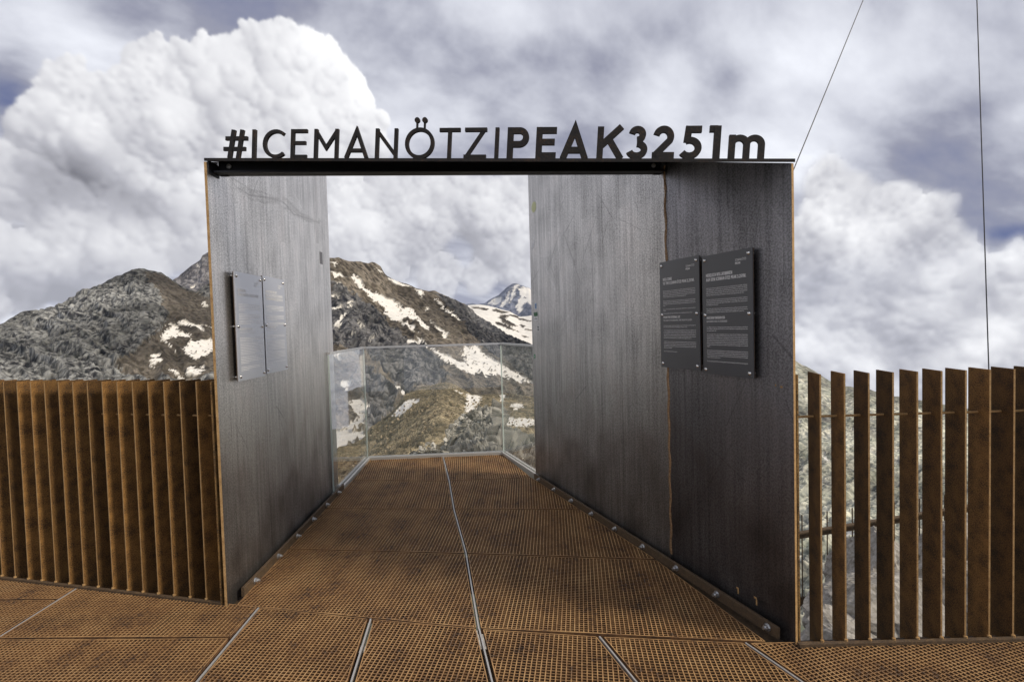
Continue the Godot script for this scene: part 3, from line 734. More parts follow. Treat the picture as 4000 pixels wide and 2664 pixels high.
					Q([329,555,359,595,392,629,417,659,384,772,335,850,329,660]),
					Q([675,291,762,235,762,360,720,353,675,330])]}
		"snowy shoulder":
			return {"us": [0,0.05997,0.1069,0.1303,0.2101,0.257,0.2945,0.3321,0.379,0.4071,0.4353,0.4775,0.515,0.576,0.775,1],
				"grid": [[V(-375.53,45.088,-2664.1),V(-315.03,113.05,-2660.5),V(-269.23,118.84,-2656.5),V(-246.44,119.02,-2654.2),V(-169.08,121.88,-2645.1),V(-124.05,114.08,-2638.6),V(-88.272,103.93,-2632.9),V(-52.707,91.117,-2626.7),V(-8.3624,78.941,-2618.3),V(17.848,62.084,-2612.9),V(44.028,47.941,-2607.2),V(83.686,49.326,-2598.2),V(118.78,54.349,-2589.7),V(174.65,39.358,-2574.8),V(350.56,-45.328,-2518.6),V(537.5,-126.99,-2441.5)],
					[V(-293.69,17.151,-2079.4),V(-249.54,5.1573,-2085.1),V(-214.75,-4.2733,-2089),V(-197.28,-9.0018,-2090.7),V(-137.59,-25.128,-2095.5),V(-102.29,-34.638,-2097.5),V(-73.978,-42.253,-2098.7),V(-45.622,-49.868,-2099.5),V(-10.134,-59.383,-2100),V(11.17,-65.086,-2100),V(32.474,-70.782,-2099.7),V(64.416,-79.311,-2099),V(92.78,-86.872,-2097.9),V(138.77,-99.106,-2095.4),V(287.2,-138.38,-2080.3),V(450.02,-181.09,-2051.2)],
					[V(-245.26,-223.29,-1682.2),V(-209.14,-224.97,-1687.1),V(-180.69,-226.21,-1690.4),V(-166.4,-226.81,-1691.8),V(-117.57,-228.73,-1695.9),V(-88.703,-229.78,-1697.7),V(-65.551,-230.57,-1698.7),V(-42.361,-231.31,-1699.5),V(-13.341,-232.19,-1699.9),V(4.0786,-232.68,-1700),V(21.497,-233.14,-1699.9),V(47.611,-233.8,-1699.3),V(70.797,-234.33,-1698.5),V(108.38,-235.11,-1696.5),V(229.64,-236.81,-1684.4),V(362.51,-237.27,-1660.9)]],
				"snow": [],
				"dark": [Q([210,87,266,86,238,157,201,150]),
					Q([295,38,379,49,332,135,276,118]),
					Q([332,212,426,259,388,316,332,282]),
					Q([417,64,515,166,482,158,426,128]),
					Q([435,214,473,238,454,280]),
					Q([445,381,492,394,463,419]),
					Q([332,164,388,116,356,224,309,235]),
					Q([463,283,515,297,515,320,473,311]),
					Q([309,288,370,307,435,347,398,361,341,350,295,335]),
					Q([379,97,435,-11,426,91,370,164]),
					Q([154,74,201,75,210,130,173,138])]}
		"snow peak":
			return {"us": [0,0.156,0.2326,0.2748,0.2977,0.3169,0.3399,0.359,0.3782,0.3973,0.4241,0.4433,0.4548,0.4701,0.4854,0.4969,0.5099,0.5199,0.5275,0.539,0.5528,0.5696,0.5811,0.5926,0.6156,0.6539,0.7959,1],
				"grid": [[V(-1963.5,-113.33,-8783.2),V(-1358.6,292.4,-8896.9),V(-1057.8,391.4,-8937.6),V(-891.02,442.2,-8955.8),V(-800.84,430.98,-8964.3),V(-724.81,444.38,-8970.8),V(-634.56,420.89,-8977.6),V(-558.22,434.24,-8982.7),V(-482.02,438.43,-8987.1),V(-404.13,497.43,-8990.9),V(-296.13,540.4,-8995.1),V(-218.55,584.11,-8997.3),V(-171.47,628.59,-8998.4),V(-108.7,687.87,-8999.3),V(-46.362,731.88,-8999.9),V(0.10577,754.97,-9000),V(52.923,786.99,-8999.8),V(92.43,779.78,-8999.5),V(123.2,788.03,-8999.2),V(168.13,756.28,-8998.4),V(222.79,745.54,-8997.2),V(288.9,707.03,-8995.4),V(334.45,699.55,-8993.8),V(379.1,658.61,-8992),V(468.81,594.94,-8987.8),V(617.98,483.72,-8978.8),V(1169.7,201.45,-8923.7),V(1939.7,-221.64,-8788.5)],
					[V(-1815.7,-251.29,-8099),V(-1264.8,-105.44,-8203.1),V(-987.79,-32.466,-8241),V(-833.98,7.9376,-8258),V(-749.72,30.036,-8266.1),V(-679.34,48.479,-8272.2),V(-594.7,70.635,-8278.7),V(-524.03,89.115,-8283.4),V(-453.26,107.61,-8287.6),V(-382.4,126.1,-8291.2),V(-283.07,152.01,-8295.2),V(-212.06,170.5,-8297.3),V(-169.44,181.6,-8298.3),V(-112.59,196.39,-8299.2),V(-55.731,211.17,-8299.8),V(-13.086,222.25,-8300),V(35.241,234.8,-8299.9),V(72.192,244.39,-8299.7),V(100.61,251.76,-8299.4),V(143.23,262.81,-8298.8),V(194.35,276.06,-8297.7),V(256.8,292.23,-8296),V(299.35,303.24,-8294.6),V(341.87,314.24,-8293),V(426.81,336.19,-8289),V(568.04,372.64,-8280.5),V(1078.1,156.13,-8229.7),V(1785.9,-351.44,-8105.6)],
					[V(-1589.9,-664.65,-7022.3),V(-1116.2,-686.99,-7113),V(-877.69,-696.99,-7146.3),V(-745.18,-702.2,-7161.3),V(-672.57,-704.94,-7168.5),V(-611.9,-707.18,-7174),V(-538.92,-709.8,-7179.8),V(-477.98,-711.93,-7184.1),V(-416.93,-714.01,-7187.9),V(-355.79,-716.04,-7191.2),V(-270.06,-718.8,-7194.9),V(-208.76,-720.71,-7197),V(-171.95,-721.83,-7197.9),V(-122.86,-723.3,-7199),V(-73.743,-724.73,-7199.6),V(-36.9,-725.78,-7199.9),V(4.8593,-726.95,-7200),V(36.793,-727.83,-7199.9),V(61.356,-728.5,-7199.7),V(98.197,-729.48,-7199.3),V(142.4,-730.63,-7198.6),V(196.39,-732.01,-7197.3),V(233.19,-732.92,-7196.2),V(269.98,-733.81,-7194.9),V(343.47,-735.54,-7191.8),V(465.72,-738.24,-7184.9),V(914.75,-746.34,-7141.7),V(1540.4,-752.77,-7033.3)]],
				"snow": [Q([531,174,562,41,594,18,616,91,608,513,570,412,547,466,531,389,547,287]),
					Q([432,48,459,166,455,285,424,284,386,111]),
					Q([505,98,510,95,485,344,462,412,447,362,485,233]),
					Q([516,92,542,-4,516,277,493,401,497,308]),
					Q([524,449,539,367,554,512,539,536])],
				"dark": []}
		"scree hill":
			return {"us": [0,0.07407,0.1358,0.1698,0.2346,0.2671,0.2902,0.3088,0.3227,0.3412,0.3597,0.3829,0.4061,0.4177,0.4339,0.4478,0.4617,0.4756,0.4895,0.4987,0.5173,0.5312,0.5451,0.559,0.5729,0.5868,0.6007,0.6331,0.6609,0.6934,0.7304,0.7778,0.8642,1],
				"grid": [[V(-40.26,-24.75,-80.493),V(-37.517,-23.08,-84.55),V(-34.963,-23.756,-87.884),V(-34.785,-21.522,-93.758),V(-35.304,-24.014,-109.46),V(-34.926,-22.309,-117.44),V(-34.471,-22.254,-123.15),V(-33.96,-21.869,-127.74),V(-33.463,-21.171,-131.11),V(-32.495,-19.556,-134.86),V(-31.422,-17.817,-138.62),V(-29.994,-17.308,-143.29),V(-28.402,-16.724,-147.96),V(-27.561,-16.892,-150.29),V(-26.323,-17.341,-153.54),V(-25.178,-17.084,-156.33),V(-23.89,-16.847,-158.51),V(-22.415,-16.854,-159.6),V(-20.938,-17.574,-160.68),V(-19.934,-17.855,-161.39),V(-17.919,-19.199,-162.79),V(-16.389,-20.5,-163.82),V(-14.837,-21.814,-164.84),V(-13.224,-21.89,-165.84),V(-11.609,-22.592,-166.83),V(-9.9534,-22.666,-167.8),V(-8.2722,-22.562,-168.76),V(-4.258,-22.553,-169.95),V(-0.77489,-22.657,-170),V(3.2662,-23.641,-169.97),V(7.8825,-24.622,-169.82),V(13.73,-26.864,-169.44),V(24.327,-28.504,-168.25),V(40.374,-31.437,-165.14)],
					[V(-26.874,-16.987,-53.645),V(-27.376,-18.715,-61.477),V(-27.191,-20.013,-68.155),V(-26.844,-20.667,-71.875),V(-25.645,-20.806,-79.06),V(-24.777,-20.357,-82.677),V(-24.05,-19.96,-85.266),V(-23.403,-19.596,-87.337),V(-22.881,-19.295,-88.89),V(-22.134,-18.858,-90.959),V(-21.328,-18.379,-93.026),V(-20.24,-17.721,-95.603),V(-19.06,-16.997,-98.171),V(-18.437,-16.61,-99.451),V(-17.525,-16.041,-101.24),V(-16.709,-15.528,-102.76),V(-15.806,-15.296,-103.85),V(-14.789,-15.619,-104.13),V(-13.764,-15.941,-104.4),V(-13.078,-16.156,-104.57),V(-11.695,-16.585,-104.91),V(-10.651,-16.907,-105.15),V(-9.6012,-17.228,-105.38),V(-8.5454,-17.548,-105.6),V(-7.4842,-17.868,-105.8),V(-6.418,-18.187,-106),V(-5.3469,-18.505,-106.19),V(-2.8276,-19.116,-106.59),V(-0.64898,-19.518,-106.88),V(1.9073,-19.979,-107.16),V(4.8428,-20.492,-107.41),V(8.6041,-21.127,-107.61),V(15.461,-22.219,-107.65),V(26.051,-23.741,-106.87)],
					[V(-15.727,-10.725,-31.268),V(-15.93,-11.457,-35.658),V(-15.757,-11.911,-39.398),V(-15.524,-12.096,-41.482),V(-14.795,-12.316,-45.496),V(-14.287,-12.339,-47.515),V(-13.862,-12.28,-48.96),V(-13.487,-12.213,-50.116),V(-13.185,-12.15,-50.983),V(-12.753,-12.051,-52.137),V(-12.289,-11.934,-53.29),V(-11.664,-11.762,-54.728),V(-10.987,-11.56,-56.16),V(-10.63,-11.449,-56.874),V(-10.109,-11.28,-57.87),V(-9.6425,-11.125,-58.72),V(-9.1227,-11.072,-59.302),V(-8.5301,-11.226,-59.391),V(-7.9348,-11.379,-59.473),V(-7.5366,-11.48,-59.525),V(-6.7371,-11.682,-59.621),V(-6.1349,-11.832,-59.686),V(-5.5308,-11.982,-59.745),V(-4.9248,-12.13,-59.798),V(-4.3173,-12.277,-59.844),V(-3.7084,-12.422,-59.885),V(-3.0982,-12.567,-59.92),V(-1.6693,-12.854,-59.977),V(-0.44078,-13.054,-59.998),V(0.99341,-13.28,-59.992),V(2.6307,-13.527,-59.942),V(4.7137,-13.826,-59.815),V(8.4684,-14.32,-59.399),V(14.159,-14.955,-58.305)],
					[V(-9.8916,-6.3654,-19.651),V(-9.6438,-6.5923,-21.563),V(-9.2851,-6.7182,-23.183),V(-9.0263,-6.7614,-24.08),V(-8.4074,-6.7895,-25.801),V(-8.0363,-6.8012,-26.662),V(-7.7474,-6.8574,-27.275),V(-7.5008,-6.8978,-27.764),V(-7.3068,-6.9253,-28.13),V(-7.036,-6.9582,-28.617),V(-6.7513,-6.9868,-29.103),V(-6.3761,-7.0163,-29.706),V(-5.9793,-7.0389,-30.306),V(-5.7729,-7.0475,-30.604),V(-5.4749,-7.0565,-31.019),V(-5.2112,-7.0614,-31.373),V(-4.9248,-7.0801,-31.619),V(-4.6073,-7.1274,-31.667),V(-4.2883,-7.174,-31.711),V(-4.0749,-7.2047,-31.739),V(-3.6464,-7.265,-31.792),V(-3.3237,-7.3093,-31.827),V(-3,-7.3528,-31.859),V(-2.6753,-7.3955,-31.888),V(-2.3497,-7.4373,-31.914),V(-2.0234,-7.4783,-31.936),V(-1.6965,-7.5183,-31.955),V(-0.9321,-7.628,-31.986),V(-0.27598,-7.7357,-31.999),V(0.49005,-7.8565,-31.996),V(1.3646,-7.9879,-31.971),V(2.4774,-8.1451,-31.904),V(4.4836,-8.3998,-31.684),V(7.5248,-8.7137,-31.103)],
					[V(-5.8488,-3.2549,-11.61),V(-5.3221,-3.3759,-11.861),V(-4.8575,-3.4727,-12.058),V(-4.5922,-3.524,-12.162),V(-4.0668,-3.6174,-12.348),V(-3.7954,-3.6615,-12.434),V(-3.5981,-3.6918,-12.492),V(-3.4383,-3.7154,-12.537),V(-3.3173,-3.7325,-12.57),V(-3.1545,-3.7548,-12.611),V(-2.9902,-3.7764,-12.651),V(-2.7826,-3.8022,-12.699),V(-2.5727,-3.8269,-12.743),V(-2.467,-3.8387,-12.764),V(-2.3181,-3.8547,-12.792),V(-2.1898,-3.8678,-12.814),V(-2.0607,-3.8805,-12.836),V(-1.9311,-3.8927,-12.856),V(-1.8008,-3.9044,-12.875),V(-1.7137,-3.9118,-12.887),V(-1.5387,-3.9261,-12.909),V(-1.4069,-3.9362,-12.924),V(-1.2746,-3.9457,-12.937),V(-1.142,-3.9547,-12.95),V(-1.0089,-3.9631,-12.961),V(-0.8756,-3.9709,-12.97),V(-0.74197,-3.9782,-12.979),V(-0.42932,-3.993,-12.993),V(-0.16071,-4.0031,-12.999),V(0.15291,-4.0119,-12.999),V(0.511,-4.0181,-12.99),V(0.96664,-4.0199,-12.964),V(1.788,-4.0059,-12.876),V(3.0328,-3.9412,-12.641)]],
				"snow": [Q([322,81,341,78,378,83,390,112,405,140,378,138,355,147,336,114]),
					Q([533,78,571,25,577,84,564,182,552,291,527,331,533,207]),
					Q([628,222,675,246,730,224,730,287,684,337,652,325,668,417,656,402,633,281]),
					Q([631,20,645,36,635,129,628,130]),
					Q([656,165,684,112,696,141,675,182]),
					Q([501,98,520,94,508,122])],
				"dark": []}
		"rock pile":
			return {"us": [0,0.06924,0.1212,0.1904,0.239,0.251,0.2943,0.3376,0.3808,0.4241,0.4674,0.5107,0.5539,0.6405,0.7271,0.8386,1],
				"grid": [[V(-3.8139,-2.9078,-15.539),V(-3.4026,-2.7845,-15.634),V(-3.0838,-2.5131,-15.7),V(-3.3017,-3.2841,-19.583),V(-3.4131,-6.026,-22.408),V(-3.3287,-3.6859,-23.124),V(-3.2391,-3.7807,-25.661),V(-3.0503,-3.8568,-28.08),V(-2.7202,-3.9922,-29.789),V(-2.3325,-4.1593,-31.495),V(-1.8891,-4.4236,-33.195),V(-1.3837,-4.5627,-34.89),V(-0.85335,-6.4789,-35.595),V(0.3271,-6.5832,-33.352),V(1.3584,-6.4895,-31.072),V(2.4557,-6.3063,-28.093),V(3.5783,-5.7938,-23.732)],
					[V(-5.7521,-6.0484,-23.301),V(-5.1429,-6.1124,-23.443),V(-4.6789,-6.1575,-23.539),V(-4.0317,-5.5818,-23.659),V(-3.6166,-6.5564,-23.726),V(-3.4579,-5.0494,-23.75),V(-3.0449,-4.6649,-23.806),V(-2.6306,-4.3141,-23.855),V(-2.2209,-4.1753,-23.897),V(-1.8093,-4.0344,-23.932),V(-1.3963,-3.8916,-23.959),V(-0.98217,-3.7469,-23.98),V(-0.5777,-3.9664,-23.993),V(0.23297,-4.4047,-23.999),V(1.0459,-4.7536,-23.977),V(2.0846,-5.3587,-23.909),V(3.5686,-6.2328,-23.733)],
					[V(-2.4236,-2.4523,-9.7019),V(-2.1696,-2.4843,-9.7618),V(-1.9761,-2.5067,-9.8028),V(-1.7145,-2.5344,-9.8519),V(-1.5289,-2.5522,-9.8824),V(-1.4826,-2.5565,-9.8895),V(-1.3154,-2.5709,-9.9131),V(-1.147,-2.5843,-9.934),V(-0.97769,-2.5966,-9.9521),V(-0.80749,-2.6077,-9.9673),V(-0.63658,-2.6176,-9.9797),V(-0.4651,-2.6263,-9.9892),V(-0.29321,-2.6339,-9.9957),V(0.051229,-2.6453,-9.9999),V(0.3955,-2.6517,-9.9922),V(0.83684,-2.6528,-9.9649),V(1.4665,-2.6402,-9.8919)]],
				"snow": [Q([381,658,415,601,463,553,448,607,457,653,424,650,411,676]),
					Q([511,254,536,-20,547,-20,523,129])],
				"dark": []}
		"mountain slope":
			return {"us": [0,0.1154,0.1923,0.2578,0.2665,0.2746,0.2841,0.2936,0.3044,0.3152,0.326,0.3342,0.3423,0.3531,0.3721,0.3829,0.391,0.4045,0.4262,0.4343,0.4424,0.4614,0.483,0.4993,0.5182,0.5372,0.5507,0.5913,0.6184,0.6482,0.686,0.7404,0.8558,1],
				"grid": [[V(296.15,15.429,-849.88),V(383.12,-17.674,-838.88),V(438.09,-49.188,-828.32),V(482.89,-72.018,-817.72),V(488.34,-75.785,-815.68),V(493.33,-79.312,-813.62),V(499.11,-81.355,-811.2),V(504.83,-85.459,-808.77),V(511.31,-89.527,-805.97),V(517.71,-95.627,-803.16),V(524.05,-101.27,-800.33),V(528.76,-105.68,-798.2),V(533.45,-107.61,-796.06),V(539.63,-111.93,-793.19),V(550.32,-114.85,-788.13),V(556.34,-115.05,-785.22),V(560.81,-115.9,-783.03),V(568.18,-116.63,-779.37),V(579.76,-119.17,-773.5),V(584.03,-121.57,-771.3),V(588.27,-122.77,-769.09),V(598.04,-126.26,-763.93),V(608.97,-128.63,-758.03),V(617.01,-129.75,-753.6),V(626.23,-130.57,-748.43),V(635.26,-132.33,-743.27),V(641.61,-135.37,-739.59),V(660.14,-137.88,-728.59),V(672.07,-143.51,-721.3),V(684.83,-149.84,-713.33),V(700.53,-159.33,-703.28),V(722.05,-176.71,-689.06),V(756.89,-205.7,-653.55),V(791.79,-228.42,-610.8)],
					[V(222.2,-93.17,-642.67),V(281.41,-111.72,-619.04),V(317.17,-122.8,-601.5),V(345.25,-131.44,-585.84),V(348.8,-132.13,-583.73),V(352.09,-132.67,-581.75),V(355.9,-133.29,-579.43),V(359.65,-133.9,-577.1),V(363.89,-134.59,-574.44),V(368.07,-135.26,-571.77),V(372.2,-135.91,-569.09),V(375.25,-136.4,-567.08),V(378.28,-136.87,-565.07),V(382.26,-137.5,-562.39),V(389.09,-138.56,-557.68),V(392.92,-139.15,-554.99),V(395.76,-139.58,-552.97),V(400.41,-140.29,-549.61),V(407.69,-141.39,-544.23),V(410.37,-141.79,-542.22),V(413.01,-142.18,-540.2),V(419.07,-143.07,-535.52),V(425.81,-144.05,-530.18),V(430.73,-144.76,-526.19),V(436.33,-145.55,-521.55),V(441.79,-146.32,-516.93),V(445.6,-146.85,-513.65),V(456.61,-148.35,-503.89),V(463.61,-149.28,-497.46),V(471,-150.24,-490.46),V(479.98,-151.39,-481.69),V(492.03,-152.87,-469.37),V(514.77,-160.75,-444.32),V(538.49,-170.23,-415.24)],
					[V(149.42,-122.5,-435.06),V(189.74,-132.98,-419.05),V(214.08,-138.93,-407.15),V(233.19,-143.37,-396.51),V(235.61,-143.44,-395.08),V(237.85,-143.39,-393.74),V(240.44,-143.32,-392.16),V(243,-143.25,-390.58),V(245.88,-143.16,-388.77),V(248.73,-143.06,-386.96),V(251.53,-142.96,-385.14),V(253.61,-142.87,-383.77),V(255.67,-142.79,-382.4),V(258.38,-142.67,-380.58),V(263.03,-142.44,-377.38),V(265.63,-142.31,-375.55),V(267.56,-142.2,-374.18),V(270.73,-142.02,-371.9),V(275.68,-141.71,-368.24),V(277.5,-141.59,-366.87),V(279.29,-141.47,-365.51),V(283.41,-141.17,-362.32),V(287.99,-140.82,-358.69),V(291.33,-140.54,-355.98),V(295.14,-140.21,-352.83),V(298.85,-139.87,-349.7),V(301.44,-139.61,-347.47),V(308.91,-138.84,-340.85),V(313.66,-138.3,-336.48),V(318.67,-137.7,-331.73),V(324.76,-136.91,-325.78),V(332.93,-135.74,-317.42),V(348.33,-134.46,-300.45),V(364.37,-132.93,-280.78)],
					[V(106.55,-130.92,-312.33),V(135.67,-135.68,-300.82),V(153.25,-138.04,-292.26),V(167.04,-139.58,-284.6),V(168.79,-139.33,-283.57),V(170.41,-139,-282.6),V(172.28,-138.61,-281.46),V(174.12,-138.21,-280.32),V(176.2,-137.76,-279.02),V(178.26,-137.3,-277.71),V(180.28,-136.83,-276.4),V(181.78,-136.49,-275.42),V(183.27,-136.14,-274.43),V(185.22,-135.67,-273.12),V(188.57,-134.84,-270.81),V(190.45,-134.36,-269.5),V(191.84,-134.01,-268.51),V(194.12,-133.41,-266.86),V(197.69,-132.45,-264.23),V(199,-132.08,-263.25),V(200.3,-131.72,-262.26),V(203.27,-130.87,-259.97),V(206.56,-129.9,-257.35),V(208.97,-129.17,-255.4),V(211.71,-128.32,-253.13),V(214.38,-127.47,-250.88),V(216.25,-126.86,-249.27),V(221.62,-125.05,-244.5),V(225.04,-123.84,-241.36),V(228.65,-122.52,-237.95),V(233.03,-120.86,-233.66),V(238.9,-118.51,-227.66),V(249.96,-115.33,-215.45),V(261.48,-111.85,-201.32)],
					[V(70.273,-137.7,-208.47),V(89.975,-133.18,-200.76),V(101.84,-129.73,-195.01),V(111.14,-126.6,-189.86),V(112.31,-126.18,-189.17),V(113.4,-125.79,-188.52),V(114.65,-125.32,-187.76),V(115.89,-124.85,-187),V(117.29,-124.32,-186.12),V(118.67,-123.78,-185.25),V(120.03,-123.24,-184.37),V(121.04,-122.83,-183.71),V(122.04,-122.43,-183.05),V(123.35,-121.88,-182.17),V(125.6,-120.93,-180.62),V(126.86,-120.39,-179.74),V(127.79,-119.98,-179.08),V(129.33,-119.29,-177.97),V(131.72,-118.2,-176.21),V(132.6,-117.79,-175.55),V(133.47,-117.38,-174.89),V(135.46,-116.42,-173.35),V(137.67,-115.33,-171.6),V(139.29,-114.52,-170.29),V(141.12,-113.57,-168.77),V(142.91,-112.63,-167.26),V(144.16,-111.95,-166.18),V(147.77,-109.95,-162.99),V(150.06,-108.63,-160.88),V(152.47,-107.19,-158.59),V(155.4,-105.39,-155.73),V(159.33,-102.85,-151.7),V(166.72,-97.687,-143.54),V(174.41,-91.691,-134.1)]],
				"snow": [Q([266,755,277,775,285,790,275,784,267,767]),
					Q([321,609,332,608,342,628,321,620]),
					Q([374,636,393,681,395,700,381,688,374,667]),
					Q([429,688,447,708,447,729,432,709]),
					Q([319,335,336,376,330,375,319,350]),
					Q([262,228,269,234,264,236])],
				"dark": []}
	return {}


func inside_any(list: Array, boxes: Array, p: Vector2) -> bool:
	for k in list.size():
		if boxes[k].has_point(p) and Geometry2D.is_point_in_polygon(p, list[k]):
			return true
	return false


func boxes_of(list: Array) -> Array:
	var o := []
	for poly in list:
		var r := Rect2(poly[0], Vector2.ZERO)
		for p in poly:
			r = r.expand(p)
		o.append(r)
	return o


# A piece of mountain: rows of survey points from ridge to foot, laid over with rock relief
func land(called: String, key: String, nu: int, nv: int, amp: float, size: float, look: Dictionary, seed_: int) -> MeshInstance3D:
	var d := land_data(key)
	var us: Array = d.us
	var grid: Array = d.grid
	var rows := grid.size()
	var along := []
	for r in rows:
		var line := PackedVector3Array()
		var j := 0
		for i in nu + 1:
			var u := float(i) / nu
			while j < us.size() - 2 and us[j + 1] < u:
				j += 1
			line.append(grid[r][j].lerp(grid[r][j + 1], clampf((u - us[j]) / (us[j + 1] - us[j]), 0, 1)))
		along.append(line)
	var n := nu + 1
	var base := PackedVector3Array()
	base.resize(n * (nv + 1))
	for j in nv + 1:
		var f := float(j) / nv * (rows - 1)
		var r := mini(int(f), rows - 2)
		var t := f - r
		var p0: PackedVector3Array = along[maxi(r - 1, 0)]
		var p1: PackedVector3Array = along[r]
		var p2: PackedVector3Array = along[r + 1]
		var p3: PackedVector3Array = along[mini(r + 2, rows - 1)]
		for i in n:
			base[j * n + i] = p1[i].cubic_interpolate(p2[i], p0[i], p3[i], t) if false else 0.5 * (2.0 * p1[i] + (p2[i] - p0[i]) * t + (2.0 * p0[i] - 5.0 * p1[i] + 4.0 * p2[i] - p3[i]) * t * t + (3.0 * p1[i] - p0[i] - 3.0 * p2[i] + p3[i]) * t * t * t)
	var rough := noise(FastNoiseLite.TYPE_SIMPLEX_SMOOTH, 1.0 / size, 6, seed_, FastNoiseLite.FRACTAL_RIDGED)
	rough.fractal_gain = 0.55
	var swell := noise(FastNoiseLite.TYPE_SIMPLEX_SMOOTH, 0.45 / size, 4, seed_ + 1)
	var tint := noise(FastNoiseLite.TYPE_SIMPLEX_SMOOTH, 0.9 / size, 4, seed_ + 2)
	var speck := noise(FastNoiseLite.TYPE_SIMPLEX_SMOOTH, 7.0 / size, 5, seed_ + 3)
	var gully := noise(FastNoiseLite.TYPE_SIMPLEX_SMOOTH, 1.0, 3, seed_ + 8)
	var belt := noise(FastNoiseLite.TYPE_SIMPLEX_SMOOTH, 0.22 / size, 3, seed_ + 9)
	var gullies: float = look.get("gullies", 0.0)
	var facet := noise(FastNoiseLite.TYPE_CELLULAR, 13.0 / size, 1, seed_ + 6)
	facet.cellular_return_type = FastNoiseLite.RETURN_CELL_VALUE
	facet.cellular_jitter = 1.0
	var crack := noise(FastNoiseLite.TYPE_CELLULAR, 6.0 / size, 1, seed_ + 7)
	crack.cellular_return_type = FastNoiseLite.RETURN_DISTANCE2_SUB
	var rill := noise(FastNoiseLite.TYPE_SIMPLEX_SMOOTH, 1.0, 4, seed_ + 4)
	var wob := noise(FastNoiseLite.TYPE_SIMPLEX_SMOOTH, 60.0, 4, seed_ + 5)
	var snow: Array = d.snow
	var snow_box := boxes_of(snow)
	var zone: Array = d.dark
	var zone_box := boxes_of(zone)
	var pos := PackedVector3Array()
	var col := PackedColorArray()
	pos.resize(base.size())
	col.resize(base.size())
	var all_snow: bool = look.get("all_snow", false)
	var soft: float = look.get("soft", 0.35)
	var lean: float = look.get("lean", 0.0)
	var strata: Vector3 = look.get("strata", Vector3(0.75, -0.6, 0.2)).normalized()
	var rills: float = look.get("rills", 30.0)
	for j in nv + 1:
		var v := float(j) / nv
		var fade := lerpf(look.get("ridge", 0.3), 1.0, smoothstep(0.0, 0.08, v))
		for i in n:
			var k := j * n + i
			var u := float(i) / nu
			var p := base[k]
			var du := base[j * n + mini(i + 1, nu)] - base[j * n + maxi(i - 1, 0)]
			var dv := base[mini(j + 1, nv) * n + i] - base[maxi(j - 1, 0) * n + i]
			var nrm := du.cross(dv).normalized()
			if nrm.dot(p) > 0.0:
				nrm = -nrm
			var q := Vector2(u + wob.get_noise_2d(u, v) * 0.010, v + wob.get_noise_2d(v + 3.0, u) * 0.012) + Vector2(wob.get_noise_2d(u * 4.0, v * 4.0), wob.get_noise_2d(v * 4.0, u * 4.0 + 5.0)) * 0.005
			var z := inside_any(zone, zone_box, q)
			var s := inside_any(snow, snow_box, q)
			var white := (not z) if all_snow else s and speck.get_noise_3dv(p * 0.8) < 0.42
			var rg := rough.get_noise_3dv(p)
			var sm: float = z != look.get("zone_is_cliff", true)   # 1 on scree, 0 on cliff
			if all_snow:
				sm = 0.6
			elif zone.is_empty():
				sm = 0.0
			var h := amp * fade * (rg * lerpf(1.0, soft, sm) + 0.8 * swell.get_noise_3dv(p))
			var cut := 1.0 - 2.2 * absf(gully.get_noise_2d((u + v * lean) * 8.0 + 0.35 * wob.get_noise_2d(u * 0.08, v * 0.08), v * 1.1))
			h += amp * gullies * fade * (cut - 0.5)
			if white:
				h = amp * fade * (0.22 * soft * rg + 0.8 * swell.get_noise_3dv(p)) + amp * 0.06
			pos[k] = p + nrm * h
			var c: Color
			var g := p - strata * (strata.dot(p) * float(look.get("bedded", 0.55)))
			var sp := speck.get_noise_3dv(g)
			if white:
				c = Color(0.76, 0.735, 0.68) * (0.92 + 0.16 * sp)
			else:
				var t1 := clampf(0.5 + tint.get_noise_3dv(p) * 0.9, 0.0, 1.0)
				var rl := rill.get_noise_2d((u + v * lean) * rills, v * 2.5)
				var t2 := clampf(0.45 + sp * float(look.get("grain", 0.9)) + rg * 0.34 + rl * float(look.get("streak", 0.45)), 0.0, 1.0)
				var fv := facet.get_noise_3dv(g)
				t2 = clampf(t2 - 0.05 + fv * 0.42, 0.0, 1.0)
				var ck := smoothstep(-0.98, -0.80, crack.get_noise_3dv(g))
				pos[k] += nrm * (amp * 0.1 * fade * fv * (1.0 - 0.5 * sm))
				var set_: Array = look.scree if sm > 0.5 else look.cliff
				c = set_[0].lerp(set_[1], t2 * t2 * (3.0 - 2.0 * t2)).lerp(set_[2], t1 * 0.45) * lerpf(0.5 + 0.25 * sm, 1.0, ck) * clampf(1.0 + belt.get_noise_3dv(p) * 1.1, 0.5, 1.6)
			c.a = 1.0
			col[k] = c
	var idx := PackedInt32Array()
	idx.resize(nu * nv * 6)
	var at := 0
	for j in nv:
		for i in nu:
			var a := j * n + i
			for e in [a, a + 1, a + n, a + 1, a + n + 1, a + n]:
				idx[at] = e
				at += 1
	var arrays := []
	arrays.resize(Mesh.ARRAY_MAX)
	arrays[Mesh.ARRAY_VERTEX] = pos
	arrays[Mesh.ARRAY_COLOR] = col
	arrays[Mesh.ARRAY_INDEX] = idx
	var mesh := ArrayMesh.new()
	mesh.add_surface_from_arrays(Mesh.PRIMITIVE_TRIANGLES, arrays)
	return put(called, mesh, mats.ground)


const GREY_CLIFF := [Color(0.014, 0.015, 0.018), Color(0.29, 0.29, 0.275), Color(0.09, 0.092, 0.09)]
const BROWN_SCREE := [Color(0.028, 0.024, 0.019), Color(0.205, 0.178, 0.142), Color(0.109, 0.091, 0.066)]


